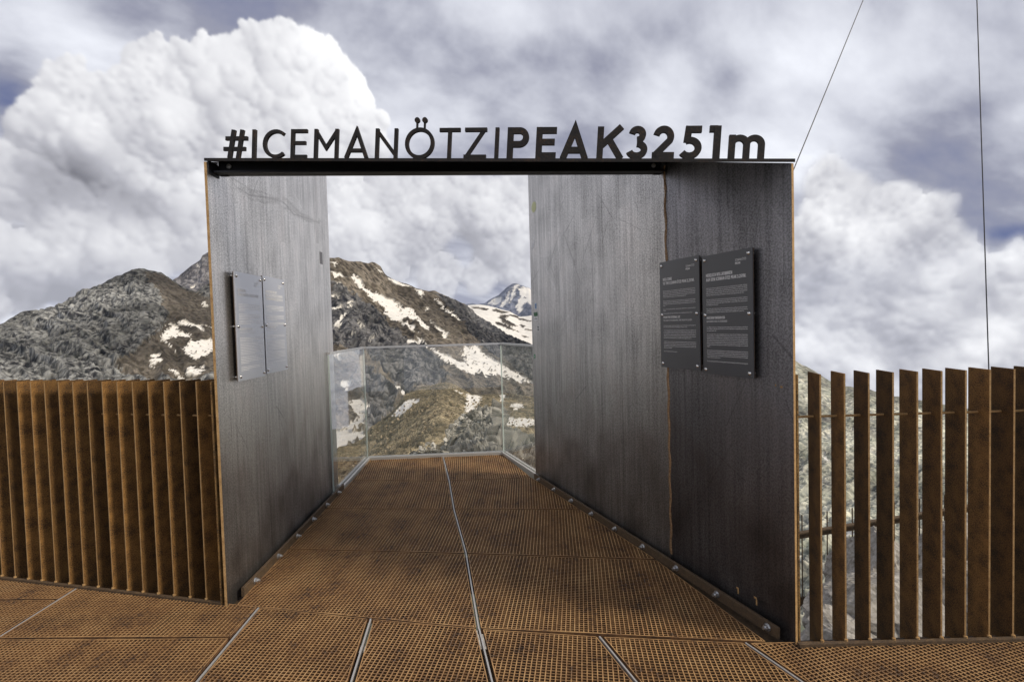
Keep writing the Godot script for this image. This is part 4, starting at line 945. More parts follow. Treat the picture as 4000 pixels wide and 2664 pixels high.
func build_land() -> void:
	var o: Node
	o = land("mountain", "rocky mountain", 430, 270, 9.5, 60.0, {"cliff": GREY_CLIFF, "scree": [Color(0.046, 0.040, 0.032), Color(0.165, 0.145, 0.119), Color(0.112, 0.096, 0.073)], "zone_is_cliff": false, "soft": 0.45, "ridge": 0.28, "rills": 26.0, "gullies": 0.9, "lean": -0.3, "bedded": 0.3}, 201)
	tag(o, "grey rocky mountain with jagged ridge behind the left slat fence", "mountain", "", "structure")
	o = land("mountain", "peak", 150, 120, 16.0, 130.0, {"cliff": [Color(0.045, 0.045, 0.053), Color(0.203, 0.195, 0.195), Color(0.128, 0.120, 0.120)], "scree": BROWN_SCREE, "soft": 0.5}, 221)
	tag(o, "darker peak rising behind the grey rocky mountain beside the gateway's left plate", "mountain", "", "structure")
	o = land("mountain", "mountain", 460, 400, 14.0, 75.0, {"cliff": [Color(0.013, 0.014, 0.019), Color(0.176, 0.172, 0.168), Color(0.056, 0.056, 0.058)], "scree": BROWN_SCREE, "soft": 0.42, "ridge": 0.3, "rills": 34.0, "lean": -0.35, "gullies": 0.8}, 241)
	tag(o, "brown mountain with long snow gullies seen through the gateway", "mountain", "", "structure")
	o = land("mountain", "snowy shoulder", 160, 100, 9.0, 160.0, {"cliff": [Color(0.07, 0.065, 0.06), Color(0.2, 0.18, 0.15), Color(0.14, 0.12, 0.1)], "scree": BROWN_SCREE, "all_snow": true, "soft": 0.2, "ridge": 0.4}, 261)
	tag(o, "snow-covered shoulder below the far pointed peak", "mountain", "", "structure")
	o = land("mountain", "snow peak", 160, 120, 55.0, 600.0, {"cliff": [Color(0.07, 0.08, 0.11), Color(0.22, 0.23, 0.28), Color(0.13, 0.14, 0.18)], "scree": BROWN_SCREE, "soft": 0.5, "ridge": 0.3}, 281)  # distance haze is tinted into these bluish rock colours
	tag(o, "far pointed peak with snowfields and blue haze tinted into its rock, beside the right plate's far edge", "mountain", "", "structure")
	o = land("hill", "scree hill", 400, 300, 0.75, 7.0, {"cliff": [Color(0.043, 0.037, 0.022), Color(0.296, 0.243, 0.153), Color(0.148, 0.120, 0.064)], "scree": BROWN_SCREE, "soft": 0.4, "grain": 0.7, "streak": 0.2, "bedded": 0.3, "ridge": 0.55, "rills": 20.0, "lean": -0.8}, 301)
	tag(o, "brown scree hill just beyond the glass balustrade", "hill", "", "structure")
	o = land("rock_spur", "rock pile", 380, 260, 0.8, 3.0, {"cliff": [Color(0.06, 0.06, 0.06), Color(0.36, 0.35, 0.31), Color(0.2, 0.19, 0.15)], "scree": BROWN_SCREE, "ridge": 1.0}, 321)
	tag(o, "pale broken rock spur below the glass balustrade", "rock spur", "", "structure")
	o = land("mountain", "mountain slope", 330, 330, 4.0, 40.0, {"cliff": [Color(0.16, 0.165, 0.165), Color(0.5, 0.48, 0.4), Color(0.27, 0.3, 0.21)], "scree": BROWN_SCREE, "soft": 0.4, "ridge": 0.3, "rills": 46.0, "lean": 0.55, "grain": 0.6, "gullies": 1.2, "strata": Vector3(0.6, -0.7, 0.2)}, 341)
	tag(o, "pale grassy mountain slope behind the right slat fence", "mountain", "", "structure")
	# the ledge that carries the platform, falling away on every side
	var st := begin()
	var ledge := noise(FastNoiseLite.TYPE_SIMPLEX_SMOOTH, 0.5, 5, 361, FastNoiseLite.FRACTAL_RIDGED)
	var nx := 130
	var nz := 110
	var pts := PackedVector3Array()
	for j in nz + 1:
		for i in nx + 1:
			var x := -13.0 + 26.0 * i / nx
			var z := -8.4 + 17.0 * j / nz
			var y := -1.75 - 0.035 * absf(x) * absf(x) * 0.4 + ledge.get_noise_2d(x, z) * 0.3
			y -= smoothstep(2.6, 7.0, -z) * 2.3 + smoothstep(7.0, 13.0, absf(x)) * 9.0
			pts.append(Vector3(x, y, z))
	for j in nz:
		for i in nx:
			var a := j * (nx + 1) + i
			for e in [a, a + 1, a + nx + 1, a + 1, a + nx + 2, a + nx + 1]:
				st.add_vertex(pts[e])
	o = put("ground", done(st), mats.stone)
	tag(o, "rocky ground under and around the steel platform", "ground", "", "structure")
	# the valley floor out to the horizon
	var plane := PlaneMesh.new()
	plane.size = Vector2(11000, 11000)
	o = put("valley", plane, plain(Color(0.12, 0.13, 0.09), 1.0), null, Transform3D(Basis(), Vector3(0, -1100, 0)))
	tag(o, "valley floor far below the platform", "valley", "", "structure")
	# broken stone on the spur
	scatter_rocks()


func rock_mesh(seed_: int, flat := 0.6) -> ArrayMesh:
	var n := noise(FastNoiseLite.TYPE_CELLULAR, 1.1, 1, seed_)
	n.cellular_return_type = FastNoiseLite.RETURN_CELL_VALUE
	var s := SphereMesh.new()
	s.radial_segments = 9
	s.rings = 5
	s.radius = 0.5
	s.height = 1.0
	var arr := s.surface_get_arrays(0)
	var v: PackedVector3Array = arr[Mesh.ARRAY_VERTEX]
	for i in v.size():
		var p := v[i]
		p = p * (1.0 + 0.45 * n.get_noise_3dv(p * 1.7))
		v[i] = Vector3(clampf(p.x + p.y * 0.2, -0.36, 0.38), clampf(p.y * flat + p.z * 0.15, -0.18, 0.2), clampf(p.z - p.x * 0.15, -0.34, 0.33))
	var st := begin()
	for i in arr[Mesh.ARRAY_INDEX]:
		st.add_vertex(v[i])
	return done(st)


func scatter_rocks() -> void:
	var rng := RandomNumberGenerator.new()
	rng.seed = 77
	for part in [["rock pile", 3, 9000, 0.07, 0.42, Color(0.4, 0.385, 0.34)], ["scree hill", 5, 9000, 0.05, 0.3, Color(0.27, 0.22, 0.145)]]:
		var d := land_data(part[0])
		var grid: Array = d.grid
		var mm := MultiMesh.new()
		mm.transform_format = MultiMesh.TRANSFORM_3D
		mm.use_colors = true
		mm.mesh = rock_mesh(part[1], 0.55)
		mm.instance_count = part[2]
		for k in int(part[2]):
			var u: float = rng.randf() * (grid[0].size() - 1)
			var v: float = pow(rng.randf(), 0.8 if part[0] == "rock pile" else 0.45) * (grid.size() - 1)
			var i := mini(int(u), grid[0].size() - 2)
			var j := mini(int(v), grid.size() - 2)
			var p: Vector3 = grid[j][i].lerp(grid[j][i + 1], u - i).lerp(grid[j + 1][i].lerp(grid[j + 1][i + 1], u - i), v - j)
			var far := clampf(Vector2(p.x, p.z).length() / 30.0, 0.4, 3.0)
			var size := lerpf(part[3], part[4], pow(rng.randf(), 3.0)) * far
			var b := Basis(Vector3(rng.randf_range(-1, 1), rng.randf_range(-1, 1), rng.randf_range(-1, 1)).normalized(), rng.randf() * TAU).scaled(Vector3(size, size, size))
			mm.set_instance_transform(k, Transform3D(b, p + Vector3(0, size * 0.1 + rng.randf() * 0.2, 0)))
			var c: Color = part[5] * rng.randf_range(0.45, 1.35)
			c.a = 1.0
			mm.set_instance_color(k, c)
		var o := MultiMeshInstance3D.new()
		o.name = numbered("loose_rocks")
		o.multimesh = mm
		o.material_override = mats.ground
		add_child(o)
		tag(o, "broken grey rocks strewn over the spur below the balustrade" if part[0] == "rock pile" else "brown stones strewn over the scree hill", "rocks", "", "stuff")


# ---------------------------------------------------------------- deck of steel gratings

func P2(a: Array) -> PackedVector2Array:
	var o := PackedVector2Array()
	for i in range(0, a.size(), 2):
		o.append(Vector2(a[i], a[i + 1]))
	return o


func clip(poly: PackedVector2Array, o: Vector2, d: Vector2) -> Array:   # where the line o + t d lies inside the convex outline
	var t0 := -1e9
	var t1 := 1e9
	var mid := Vector2.ZERO
	for p in poly:
		mid += p / poly.size()
	for i in poly.size():
		var a := poly[i]
		var e := poly[(i + 1) % poly.size()] - a
		var n := Vector2(e.y, -e.x)
		if n.dot(mid - a) < 0:
			n = -n
		var den := n.dot(d)
		var num := n.dot(o - a)
		if absf(den) < 1e-9:
			if num < 0:
				return []
			continue
		var t := -num / den
		if den > 0:
			t0 = maxf(t0, t)
		else:
			t1 = minf(t1, t)
	return [t0, t1] if t1 - t0 > 0.01 else []


func edge_bar(tops: SurfaceTool, st: SurfaceTool, a: Vector3, b: Vector3, w: float, h: float) -> void:
	var s := (b - a).cross(Vector3.UP).normalized() * w * 0.5
	var d := Vector3(0, -h, 0)
	var m := (a + b) * 0.5 + d * 0.5
	quad(tops, a - s, b - s, b + s, a + s, m)
	quad(st, a - s, b - s, b - s + d, a - s + d, m)
	quad(st, a + s, b + s, b + s + d, a + s + d, m)
	quad(st, a - s + d, b - s + d, b + s + d, a + s + d, m)


func grating(poly: PackedVector2Array, angle: float) -> ArrayMesh:
	var st := begin()
	var tops := begin()
	var inner: PackedVector2Array = Geometry2D.offset_polygon(poly, -0.0075, Geometry2D.JOIN_MITER)[0]
	for i in inner.size():   # frame of flat bar on edge
		var a := inner[i]
		var b := inner[(i + 1) % inner.size()]
		var k := (b - a).normalized() * 0.0022
		edge_bar(tops, st, Vector3(a.x - k.x, 0.001, a.y - k.y), Vector3(b.x + k.x, 0.001, b.y + k.y), 0.0045, 0.032)
	var along := Vector2(sin(angle), -cos(angle))
	var across := Vector2(along.y, -along.x)
	for pass_ in 2:
		var d := along if pass_ == 0 else across
		var n := Vector2(d.y, -d.x)
		var pitch := 0.0222 if pass_ == 0 else 0.0168
		var lo := 1e9
		var hi := -1e9
		for p in inner:
			lo = minf(lo, p.dot(n))
			hi = maxf(hi, p.dot(n))
		var q := lo + pitch * 0.6
		while q < hi:
			var hit := clip(inner, n * q, d)
			if hit:
				var a: Vector2 = n * q + d * hit[0]
				var b: Vector2 = n * q + d * hit[1]
				if pass_ == 0:   # twisted square rod
					edge_bar(tops, st, Vector3(a.x, -0.0008, a.y), Vector3(b.x, -0.0008, b.y), 0.0048, 0.0055)
				else:            # bearing bar
					edge_bar(tops, st, Vector3(a.x, -0.0018, a.y), Vector3(b.x, -0.0018, b.y), 0.003, 0.026)
			q += pitch
	var mesh := done(tops)
	mesh.surface_set_material(0, mats.deck_top)
	st.generate_normals()
	st.commit(mesh)
	mesh.surface_set_material(1, mats.deck_side)
	return mesh


func build_deck() -> void:
	var deck := thing("walkway")
	tag(deck, "rust-brown walkway of steel gratings running through the gateway", "walkway", "", "structure")
	var panels := [
		[P2([-1.568, -2.6, -0.212, -2.339, -0.351, -3.13, -1.59, -3.27]), 8.0],
		[P2([-1.59, -3.276, -0.351, -3.136, -0.526, -3.915, -1.615, -4.008]), 3.5],
		[P2([-1.615, -4.014, -0.526, -3.921, -0.661, -4.645, -1.64, -4.765]), -3.9],
		[P2([-1.64, -4.771, -0.661, -4.651, -0.847, -5.531, -1.68, -5.497]), -10.0],
		[P2([-0.198, -2.337, 1.15, -2.176, 0.876, -2.978, -0.337, -3.13]), 8.0],
		[P2([0.873, -2.984, 0.517, -3.83, -0.512, -3.919, -0.337, -3.136]), 4.8],
		[P2([0.514, -3.836, 0.154, -4.69, -0.645, -4.654, -0.512, -3.925]), 1.5],
		[P2([0.151, -4.696, -0.15, -5.575, -0.831, -5.535, -0.645, -4.66]), -5.5],
		[P2([-1.42, -2.577, -0.787, -2.449, -0.469, 0.6, -1.29, 0.6]), 6.5],
		[P2([-0.762, -2.444, -0.216, -2.342, 0.435, 0.6, -0.444, 0.6]), 9.0],
		[P2([-0.19, -2.337, 0.369, -2.257, 1.332, 0.6, 0.461, 0.6]), 8.5],
		[P2([0.393, -2.254, 1.035, -2.183, 2.3, 0.6, 1.356, 0.6]), 6.5],
		[P2([1.059, -2.18, 3.4, -2.168, 3.4, 0.6, 2.324, 0.6]), -14.0],
		[P2([-2.634, -2.366, -1.434, -2.326, -1.434, -2.583, -2.65, -2.85]), 1.2],
		[P2([-2.62, -2.36, -1.434, -2.32, -1.33, 0.6, -2.5, 0.6]), 1.2],
		[P2([-3.8, -3.103, -2.664, -2.856, -2.66, -2.716, -3.8, -2.746]), -1.0],
		[P2([-3.8, -2.74, -2.66, -2.71, -2.52, 0.6, -3.8, 0.6]), -1.0],
	]
	for p in panels:
		put("grating_panel", grating(p[0], deg_to_rad(p[1])), null, deck)
	# steel seams between the gratings, a bright bar in a dark gap
	for s in [[-0.205, -2.338, -0.344, -3.133], [-0.344, -3.136, -0.519, -3.918], [-0.519, -3.921, -0.653, -4.65], [-0.653, -4.653, -0.839, -5.533], [-1.427, -2.575, -1.31, 0.6], [-0.775, -2.446, -0.457, 0.6], [-0.203, -2.339, 0.448, 0.6], [0.381, -2.255, 1.344, 0.6], [1.047, -2.181, 2.312, 0.6], [-2.657, -2.853, -2.51, 0.6]]:
		var st := begin()
		bar(st, Vector3(s[0], 0.0, s[1]), Vector3(s[2], 0.0, s[3]), 0.0075, 0.03)
		put("seam_bar", done(st), mats.galv, deck)
	# dark closing plates below the edges of the passage
	for s in [[-1.6, -2.6, -1.668, -4.487], [1.258, -2.16, 0.185, -4.708]]:
		var st := begin()
		bar(st, Vector3(s[0], -0.034, s[1]), Vector3(s[2], -0.034, s[3]), 0.16, 0.012)
		put("closing_plate", done(st), mats.strip, deck)
	# beams under the deck
	for s in [[-3.8, -2.2, 3.4, -2.2], [-3.8, -1.0, 3.4, -1.0], [-1.6, -3.2, 0.9, -3.05], [-1.6, -4.0, 0.55, -3.9], [-1.64, -4.75, 0.2, -4.68], [-0.3, -2.3, -0.75, -5.5]]:
		var st := begin()
		var a := Vector3(s[0], -0.045, s[1])
		var b := Vector3(s[2], -0.045, s[3])
		bar(st, a, b, 0.1, 0.012)
		bar(st, a - Vector3(0, 0.0125, 0), b - Vector3(0, 0.0125, 0), 0.012, 0.17)
		bar(st, a - Vector3(0, 0.183, 0), b - Vector3(0, 0.183, 0), 0.1, 0.012)
		put("support_beam", done(st), mats.strip, deck)


# ---------------------------------------------------------------- gateway

func plate_mesh(a: Vector3, b: Vector3, ha: float, hb: float, out: Vector3, thick: float, face: Material, edge: Material) -> ArrayMesh:
	var p := [a + Vector3(0, -0.03, 0), b + Vector3(0, -0.03, 0), b + Vector3(0, hb, 0), a + Vector3(0, ha, 0)]
	var mid := (a + b) * 0.5 + Vector3(0, 1.3, 0) + out * thick * 0.5
	var top := maxf(ha, hb)
	var uv := [Vector2(0, 1), Vector2(1, 1), Vector2(1, 1.0 - hb / top), Vector2(0, 1.0 - ha / top)]
	var st := begin()
	for side in 2:
		var o := out * thick * side
		for t in [[0, 1, 2], [0, 2, 3]]:
			var v := [p[t[0]] + o, p[t[1]] + o, p[t[2]] + o]
			var w := [uv[t[0]], uv[t[1]], uv[t[2]]]
			if (v[1] - v[0]).cross(v[2] - v[0]).dot(out * (1 if side else -1)) > 0:
				v = [v[0], v[2], v[1]]
				w = [w[0], w[2], w[1]]
			for k in 3:
				st.set_uv(w[k])
				st.add_vertex(v[k])
	var mesh := done(st)
	mesh.surface_set_material(0, face)
	st = begin()
	for k in 4:
		var q: Vector3 = p[(k + 1) % 4]
		quad(st, p[k], q, q + out * thick, p[k] + out * thick, mid)
	st.generate_normals()
	st.commit(mesh)
	mesh.surface_set_material(1, edge)
	return mesh


func hex_bolt(r: float, l: float) -> ArrayMesh:   # washer, nut and thread end along +z
	var st := begin()
	var z := Vector3(0, 0, 1)
	tube(st, PackedVector3Array([Vector3.ZERO, z * l * 0.1]), r * 1.35, 16)
	tube(st, PackedVector3Array([z * l * 0.102, z * l * 0.62]), r, 6)
	tube(st, PackedVector3Array([z * l * 0.622, z * l]), r * 0.52, 10)
	return done(st)


func frame(x: Vector3, y: Vector3, z: Vector3, at: Vector3) -> Transform3D:
	return Transform3D(Basis(x, y, z), at)


func stroke(st: SurfaceTool, pts: PackedVector2Array, w: float, z0: float, z1: float, scale_: float) -> void:
	var l := PackedVector2Array()
	var r := PackedVector2Array()
	var n := pts.size()
	var closed := pts[0].distance_to(pts[n - 1]) < 1e-4
	for i in n:
		var a := pts[i] - pts[i - 1] if i > 0 else (pts[0] - pts[n - 2] if closed else pts[1] - pts[0])
		var b := pts[i + 1] - pts[i] if i < n - 1 else (pts[1] - pts[0] if closed else pts[n - 1] - pts[n - 2])
		a = a.normalized()
		b = b.normalized()
		var m := (a + b).normalized()
		var s := Vector2(-m.y, m.x)
		var k := 1.0 / maxf(0.35, s.dot(Vector2(-a.y, a.x)))
		l.append((pts[i] + s * w * 0.5 * k) * scale_)
		r.append((pts[i] - s * w * 0.5 * k) * scale_)
	for i in n - 1:
		var mid := (l[i] + l[i + 1] + r[i] + r[i + 1]) * 0.25
		var c := Vector3(mid.x, mid.y, (z0 + z1) * 0.5)
		var f := [Vector3(l[i].x, l[i].y, z0), Vector3(l[i + 1].x, l[i + 1].y, z0), Vector3(r[i + 1].x, r[i + 1].y, z0), Vector3(r[i].x, r[i].y, z0)]
		var g := []
		for p in f:
			g.append(Vector3(p.x, p.y, z1))
		quad(st, f[0], f[1], f[2], f[3], c)
		quad(st, g[0], g[1], g[2], g[3], c)
		quad(st, f[0], f[1], g[1], g[0], c)
		quad(st, f[3], f[2], g[2], g[3], c)
		if not closed and i == 0:
			quad(st, f[0], f[3], g[3], g[0], c)
		if not closed and i == n - 2:
			quad(st, f[1], f[2], g[2], g[1], c)


func arc(cx: float, cy: float, rx: float, ry: float, a0: float, a1: float, steps := 22) -> PackedVector2Array:
	var o := PackedVector2Array()
	for i in steps + 1:
		var a := deg_to_rad(lerpf(a0, a1, float(i) / steps))
		o.append(Vector2(cx + rx * cos(a), cy + ry * sin(a)))
	return o


func glyph(c: String, W: float, s: float) -> Array:   # centre lines, cap height 1
	var h := s * 0.5
	match c:
		"#":
			return [P2([W * 0.26, 0, W * 0.42, 1]), P2([W * 0.62, 0, W * 0.78, 1]), P2([W * 0.08, 0.7, W, 0.7]), P2([0, 0.33, W * 0.93, 0.33])]
		"I":
			return [P2([W * 0.5, 0, W * 0.5, 1])]
		"C":
			return [arc(0.5, 0.5, 0.5 - h, 0.5 - h, 48, 312)]
		"E":
			return [P2([h, 0, h, 1]), P2([h, 1 - h, W, 1 - h]), P2([h, 0.53, W * 0.92, 0.53]), P2([h, h, W, h])]
		"M":
			return [P2([h, 0, h, 1]), P2([W - h, 0, W - h, 1]), P2([h * 1.0, 0.93, W * 0.5, 0.36, W - h * 1.0, 0.93])]
		"A":
			return [P2([h * 1.1, 0, W * 0.5, 0.94, W - h * 1.1, 0]), P2([W * 0.24, 0.27, W * 0.76, 0.27])]
		"N":
			return [P2([h, 0, h, 1]), P2([W - h, 0, W - h, 1]), P2([h, 0.92, W - h, 0.1])]
		"O":
			return [arc(W * 0.5, 0.5, W * 0.5 - h, 0.52 - h, 0, 360, 40)]
		"T":
			return [P2([W * 0.5, 0, W * 0.5, 1]), P2([0, 1 - h, W, 1 - h])]
		"Z":
			return [P2([W * 0.02, 1 - h, W, 1 - h]), P2([0, h, W, h]), P2([W * 0.88, 1 - h, W * 0.12, h])]
		"P":
			var o := arc(W - 0.32, 0.68, 0.32 - h, 0.32 - h, 90, -90)
			o.insert(0, Vector2(h, 1 - h))
			o.append(Vector2(h, 0.36 + h))
			return [P2([h, 0, h, 1]), o]
		"K":
			return [P2([h, 0, h, 1]), P2([h, 0.38, W - h * 1.2, 1.0]), P2([W * 0.42, 0.62, W - h * 1.1, 0])]
		"3":
			var o := arc(W * 0.45, 0.745, W * 0.44 - h, 0.265 - h, 168, -90)
			return [o, arc(W * 0.45, 0.28, W * 0.55 - h, 0.29 - h, 90, -162)]
		"2":
			var o := arc(W * 0.48, 0.67, W * 0.48 - h, 0.34 - h, 165, -25)
			o.append(Vector2(W * 0.12, h))
			return [o, P2([0, h, W, h])]
		"5":
			var o := arc(W * 0.42, 0.33, W * 0.58 - h, 0.34 - h, 118, -145)
			return [P2([W * 0.2, 1 - h, W * 0.96, 1 - h]), P2([W * 0.2 + h, 1, W * 0.14 + h * 0.9, 0.5]), o]
		"1":
			return [P2([W - h, 0, W - h, 1]), P2([0, 1 - h * 0.9, W - h, 1 - h * 0.9])]
		"m":
			var r := (W - s) * 0.25
			var o := arc(h + r, 0.73 - h - r * 0.98, r, r * 0.98, 180, 0, 16)
			o.append(Vector2(h + 2 * r, 0))
			var q := arc(h + 3 * r, 0.73 - h - r * 0.98, r, r * 0.98, 180, 0, 16)
			q.append(Vector2(h + 4 * r, 0))
			return [P2([h, 0, h, 0.72]), o, q]
	return []


func build_gateway() -> void:
	var gate := thing("gateway")
	tag(gate, "dark steel gateway with the peak's name standing in cut-out letters along its lid", "gateway")
	var ld := (LR - LF).normalized()
	var rd := (RR - RF).normalized()
	var ln := Vector3(-ld.z, 0, ld.x)   # into the passage
	var rn := Vector3(rd.z, 0, -rd.x)
	var smear := PackedVector2Array()
	for p in [[0.32, 2.37], [0.45, 2.362], [0.62, 2.40], [0.79, 2.43], [0.94, 2.447], [1.11, 2.40], [1.37, 2.43], [1.66, 2.45]]:
		smear.append(Vector2(p[0] / 1.886, 1.0 - (p[1] + 0.03) / 3.05) * 1024.0)
	# steel_left carries an old dark smear, steel_right only drips
	var steel_l := mill_scale(510, smear, 1.28, -1.0)
	var steel_r := mill_scale(530, PackedVector2Array([Vector2(60, 980), Vector2(70, 985)]), 1.08, 306.0)
	var wall_l := put("wall", plate_mesh(LF, LR, 2.424, 3.02, -ln, 0.014, steel_l, mats.edge), null, gate)
	var wall_r := put("wall", plate_mesh(RF, RR, 2.192, 3.11, -rn, 0.014, steel_r, mats.edge), null, gate)
	wall_r.set_meta("label", "right side plate with a vertical weld seam")
	wall_l.set_meta("label", "left side plate, paler and smeared")
	# angle strips at the foot of each plate, with nuts
	var nut := hex_bolt(0.0135, 0.03)
	for s in [[wall_l, LF, ld, ln, 0.085, 1.89, 0.204, 0.3027, 6], [wall_r, RF, rd, rn, 0.055, 2.7, 0.107, 0.3098, 9]]:
		var st := begin()
		var a: Vector3 = s[1] + s[2] * s[4] + s[3] * 0.041
		var b: Vector3 = s[1] + s[2] * s[5] + s[3] * 0.041
		bevel_box(st, (a + b) * 0.5 + Vector3(0, 0.024, 0), s[3] * 0.009, (b - a) * 0.5, Vector3(0, 0.027, 0), 0.002)
		put("base_strip", done(st), mats.strip, s[0])
		for k in int(s[8]):
			var at: Vector3 = s[1] + s[2] * (s[6] + s[7] * k) + s[3] * 0.0505 + Vector3(0, 0.028, 0)
			put("bolt", nut, mats.zinc, s[0], frame(s[2], Vector3.UP, s[3], at).rotated_local(Vector3(0, 0, 1), 0.37 * k))
	# weld bead on the right plate, from the lid to the strip
	var st := begin()
	var rng := RandomNumberGenerator.new()
	rng.seed = 5
	var before := []
	for k in 121:
		var y := lerpf(0.06, 2.44, k / 120.0)
		var c: Vector3 = RF + rd * (0.826 + 0.004 * sin(k * 0.6)) + Vector3(0, y, 0)
		var wide := 0.0075 + rng.randf() * 0.005
		var ring := [c - rd * wide + rn * 0.001, c - rd * wide * 0.4 + rn * rng.randf_range(0.002, 0.006), c + rd * wide * 0.4 + rn * rng.randf_range(0.002, 0.006), c + rd * wide + rn * 0.001]
		if before:
			for q in 3:
				quad(st, before[q], before[q + 1], ring[q + 1], ring[q], c - rn * 0.02)
		before = ring
	put("weld_seam", done(st), mats.weld, wall_r)
	# rust scars near the foot of the right plate
	for m in [[0.321, 0.10, 0.008, 0.026], [0.325, 0.115, 0.016, 0.008], [0.209, 0.10, 0.008, 0.028], [0.216, 0.12, 0.016, 0.009], [0.06, 1.20, 0.012, 0.009], [0.09, 1.205, 0.006, 0.009]]:
		st = begin()
		bevel_box(st, RF + rd * m[0] + Vector3(0, m[1] - 0.02, 0) + rn * 0.001, rd * m[2] * 0.5, Vector3(0, m[3] * 0.5, 0), rn * 0.0008, 0.0003)
		put("rust_scar", done(st), mats.edge, wall_r)
	# lid: a plate that slopes down towards the viewer and to the right
	var x := (LID_R - LID_L).normalized()
	var a := LID_L - x * 0.014
	var b := LID_R + x * 0.016
	var ba := Vector3(-1.63, 2.482, -2.73)
	var bb := Vector3(0.95, 2.502, -2.99)
	var down := Vector3(0, -0.016, 0)
	st = begin()
	var mid := (a + b + ba + bb) * 0.25 + down * 0.5
	quad(st, a, b, bb, ba, mid)
	quad(st, a + down, b + down, bb + down, ba + down, mid)
	quad(st, a, b, b + down, a + down, mid)
	quad(st, ba, bb, bb + down, ba + down, mid)
	quad(st, a, ba, ba + down, a + down, mid)
	quad(st, b, bb, bb + down, b + down, mid)
	var lid := put("lid", done(st), mats.letter, gate)
	# beam under the lid, bolted to the plates
	st = begin()
	var p := Vector3(-1.612, 2.466, -2.712)
	var q := Vector3(0.936, 2.483, -2.96)
	bar(st, p, q, 0.012, 0.072)
	var off := (q - p).normalized().cross(Vector3.UP) * 0.03
	bar(st, p + Vector3(0, -0.0745, 0) + off, q + Vector3(0, -0.0745, 0) + off, 0.07, 0.01)
	var beam := put("beam", done(st), mats.beam, gate)
	var toward := (q - p).normalized().cross(Vector3.UP)
	if toward.z < 0:
		toward = -toward
	var head := SphereMesh.new()
	head.radius = 0.014
	head.height = 0.016
	head.is_hemisphere = false
	for t in [0.022, 0.982]:
		put("bolt", head, mats.galv, beam, frame((q - p).normalized(), toward, (q - p).normalized().cross(toward), p.lerp(q, t) + toward * 0.009 + Vector3(0, -0.034, 0)))
	for t in [0.012, 0.99]:
		st = begin()
		box(st, p.lerp(q, t) + Vector3(0, -0.052, 0) + toward * 0.004, (q - p).normalized() * 0.022, Vector3(0, 0.036, 0), toward * 0.006)
		put("bracket", done(st), mats.beam, beam)
	st = begin()   # added dark plate that stands for the shade under the lid
	box(st, LF + ld * 0.056 + ln * 0.004 + Vector3(0, 2.4, 0), ld * 0.05, Vector3(0, 0.035, 0) + ld * 0.0, ln * 0.003)
	put("gusset", done(st), mats.beam, gate)
	# letters
	var up := (Vector3.UP - x * x.dot(Vector3.UP)).normalized()
	var out := x.cross(up)
	var cap := 0.1485
	var span := [["#", 0.097, 0.236, 0], ["I", 0.264, 0.288, 0], ["C", 0.328, 0.452, 0], ["E", 0.488, 0.578, 0], ["M", 0.619, 0.752, 0], ["A", 0.786, 0.918, 0], ["N", 0.954, 1.072, 0], ["O", 1.112, 1.264, 0], ["T", 1.289, 1.396, 0], ["Z", 1.417, 1.53, 0], ["I", 1.57, 1.593, 0], ["P", 1.633, 1.739, 1], ["E", 1.774, 1.872, 1], ["A", 1.89, 2.028, 1], ["K", 2.065, 2.194, 1], ["3", 2.209, 2.299, 1], ["2", 2.321, 2.42, 1], ["5", 2.448, 2.541, 1], ["1", 2.572, 2.622, 1], ["m", 2.658, 2.815, 1]]
	for g in span:
		st = begin()
		var w: float = 0.2 if g[3] else 0.122
		var n := 0
		for line in glyph(g[0], (g[2] - g[1]) / cap, w):
			var sw := w
			if g[0] == "#":
				sw = 0.14
			elif g[0] == "m":
				sw = 0.185
			elif g[0] in ["I"]:
				sw = 0.13
			stroke(st, line, sw, -0.0008 * n, -0.0155 + 0.0008 * n, cap)
			n += 1
		if g[0] == "O":
			var W: float = (g[2] - g[1]) / cap
			for dx in [-0.115, 0.15]:
				stroke(st, P2([W * 0.5 + dx, 0.98, W * 0.5 + dx, 1.22]), 0.065, -0.004, -0.012, cap)
				stroke(st, arc(W * 0.5 + dx, 1.27, 0.045, 0.045, 0, 360, 18), 0.09, -0.0005, -0.015, cap)
		put("letter", done(st), mats.letter, lid, frame(x, up, out, LID_L + x * g[1] + up * 0.0004 - out * 0.001))


# ---------------------------------------------------------------- fences of steel slats

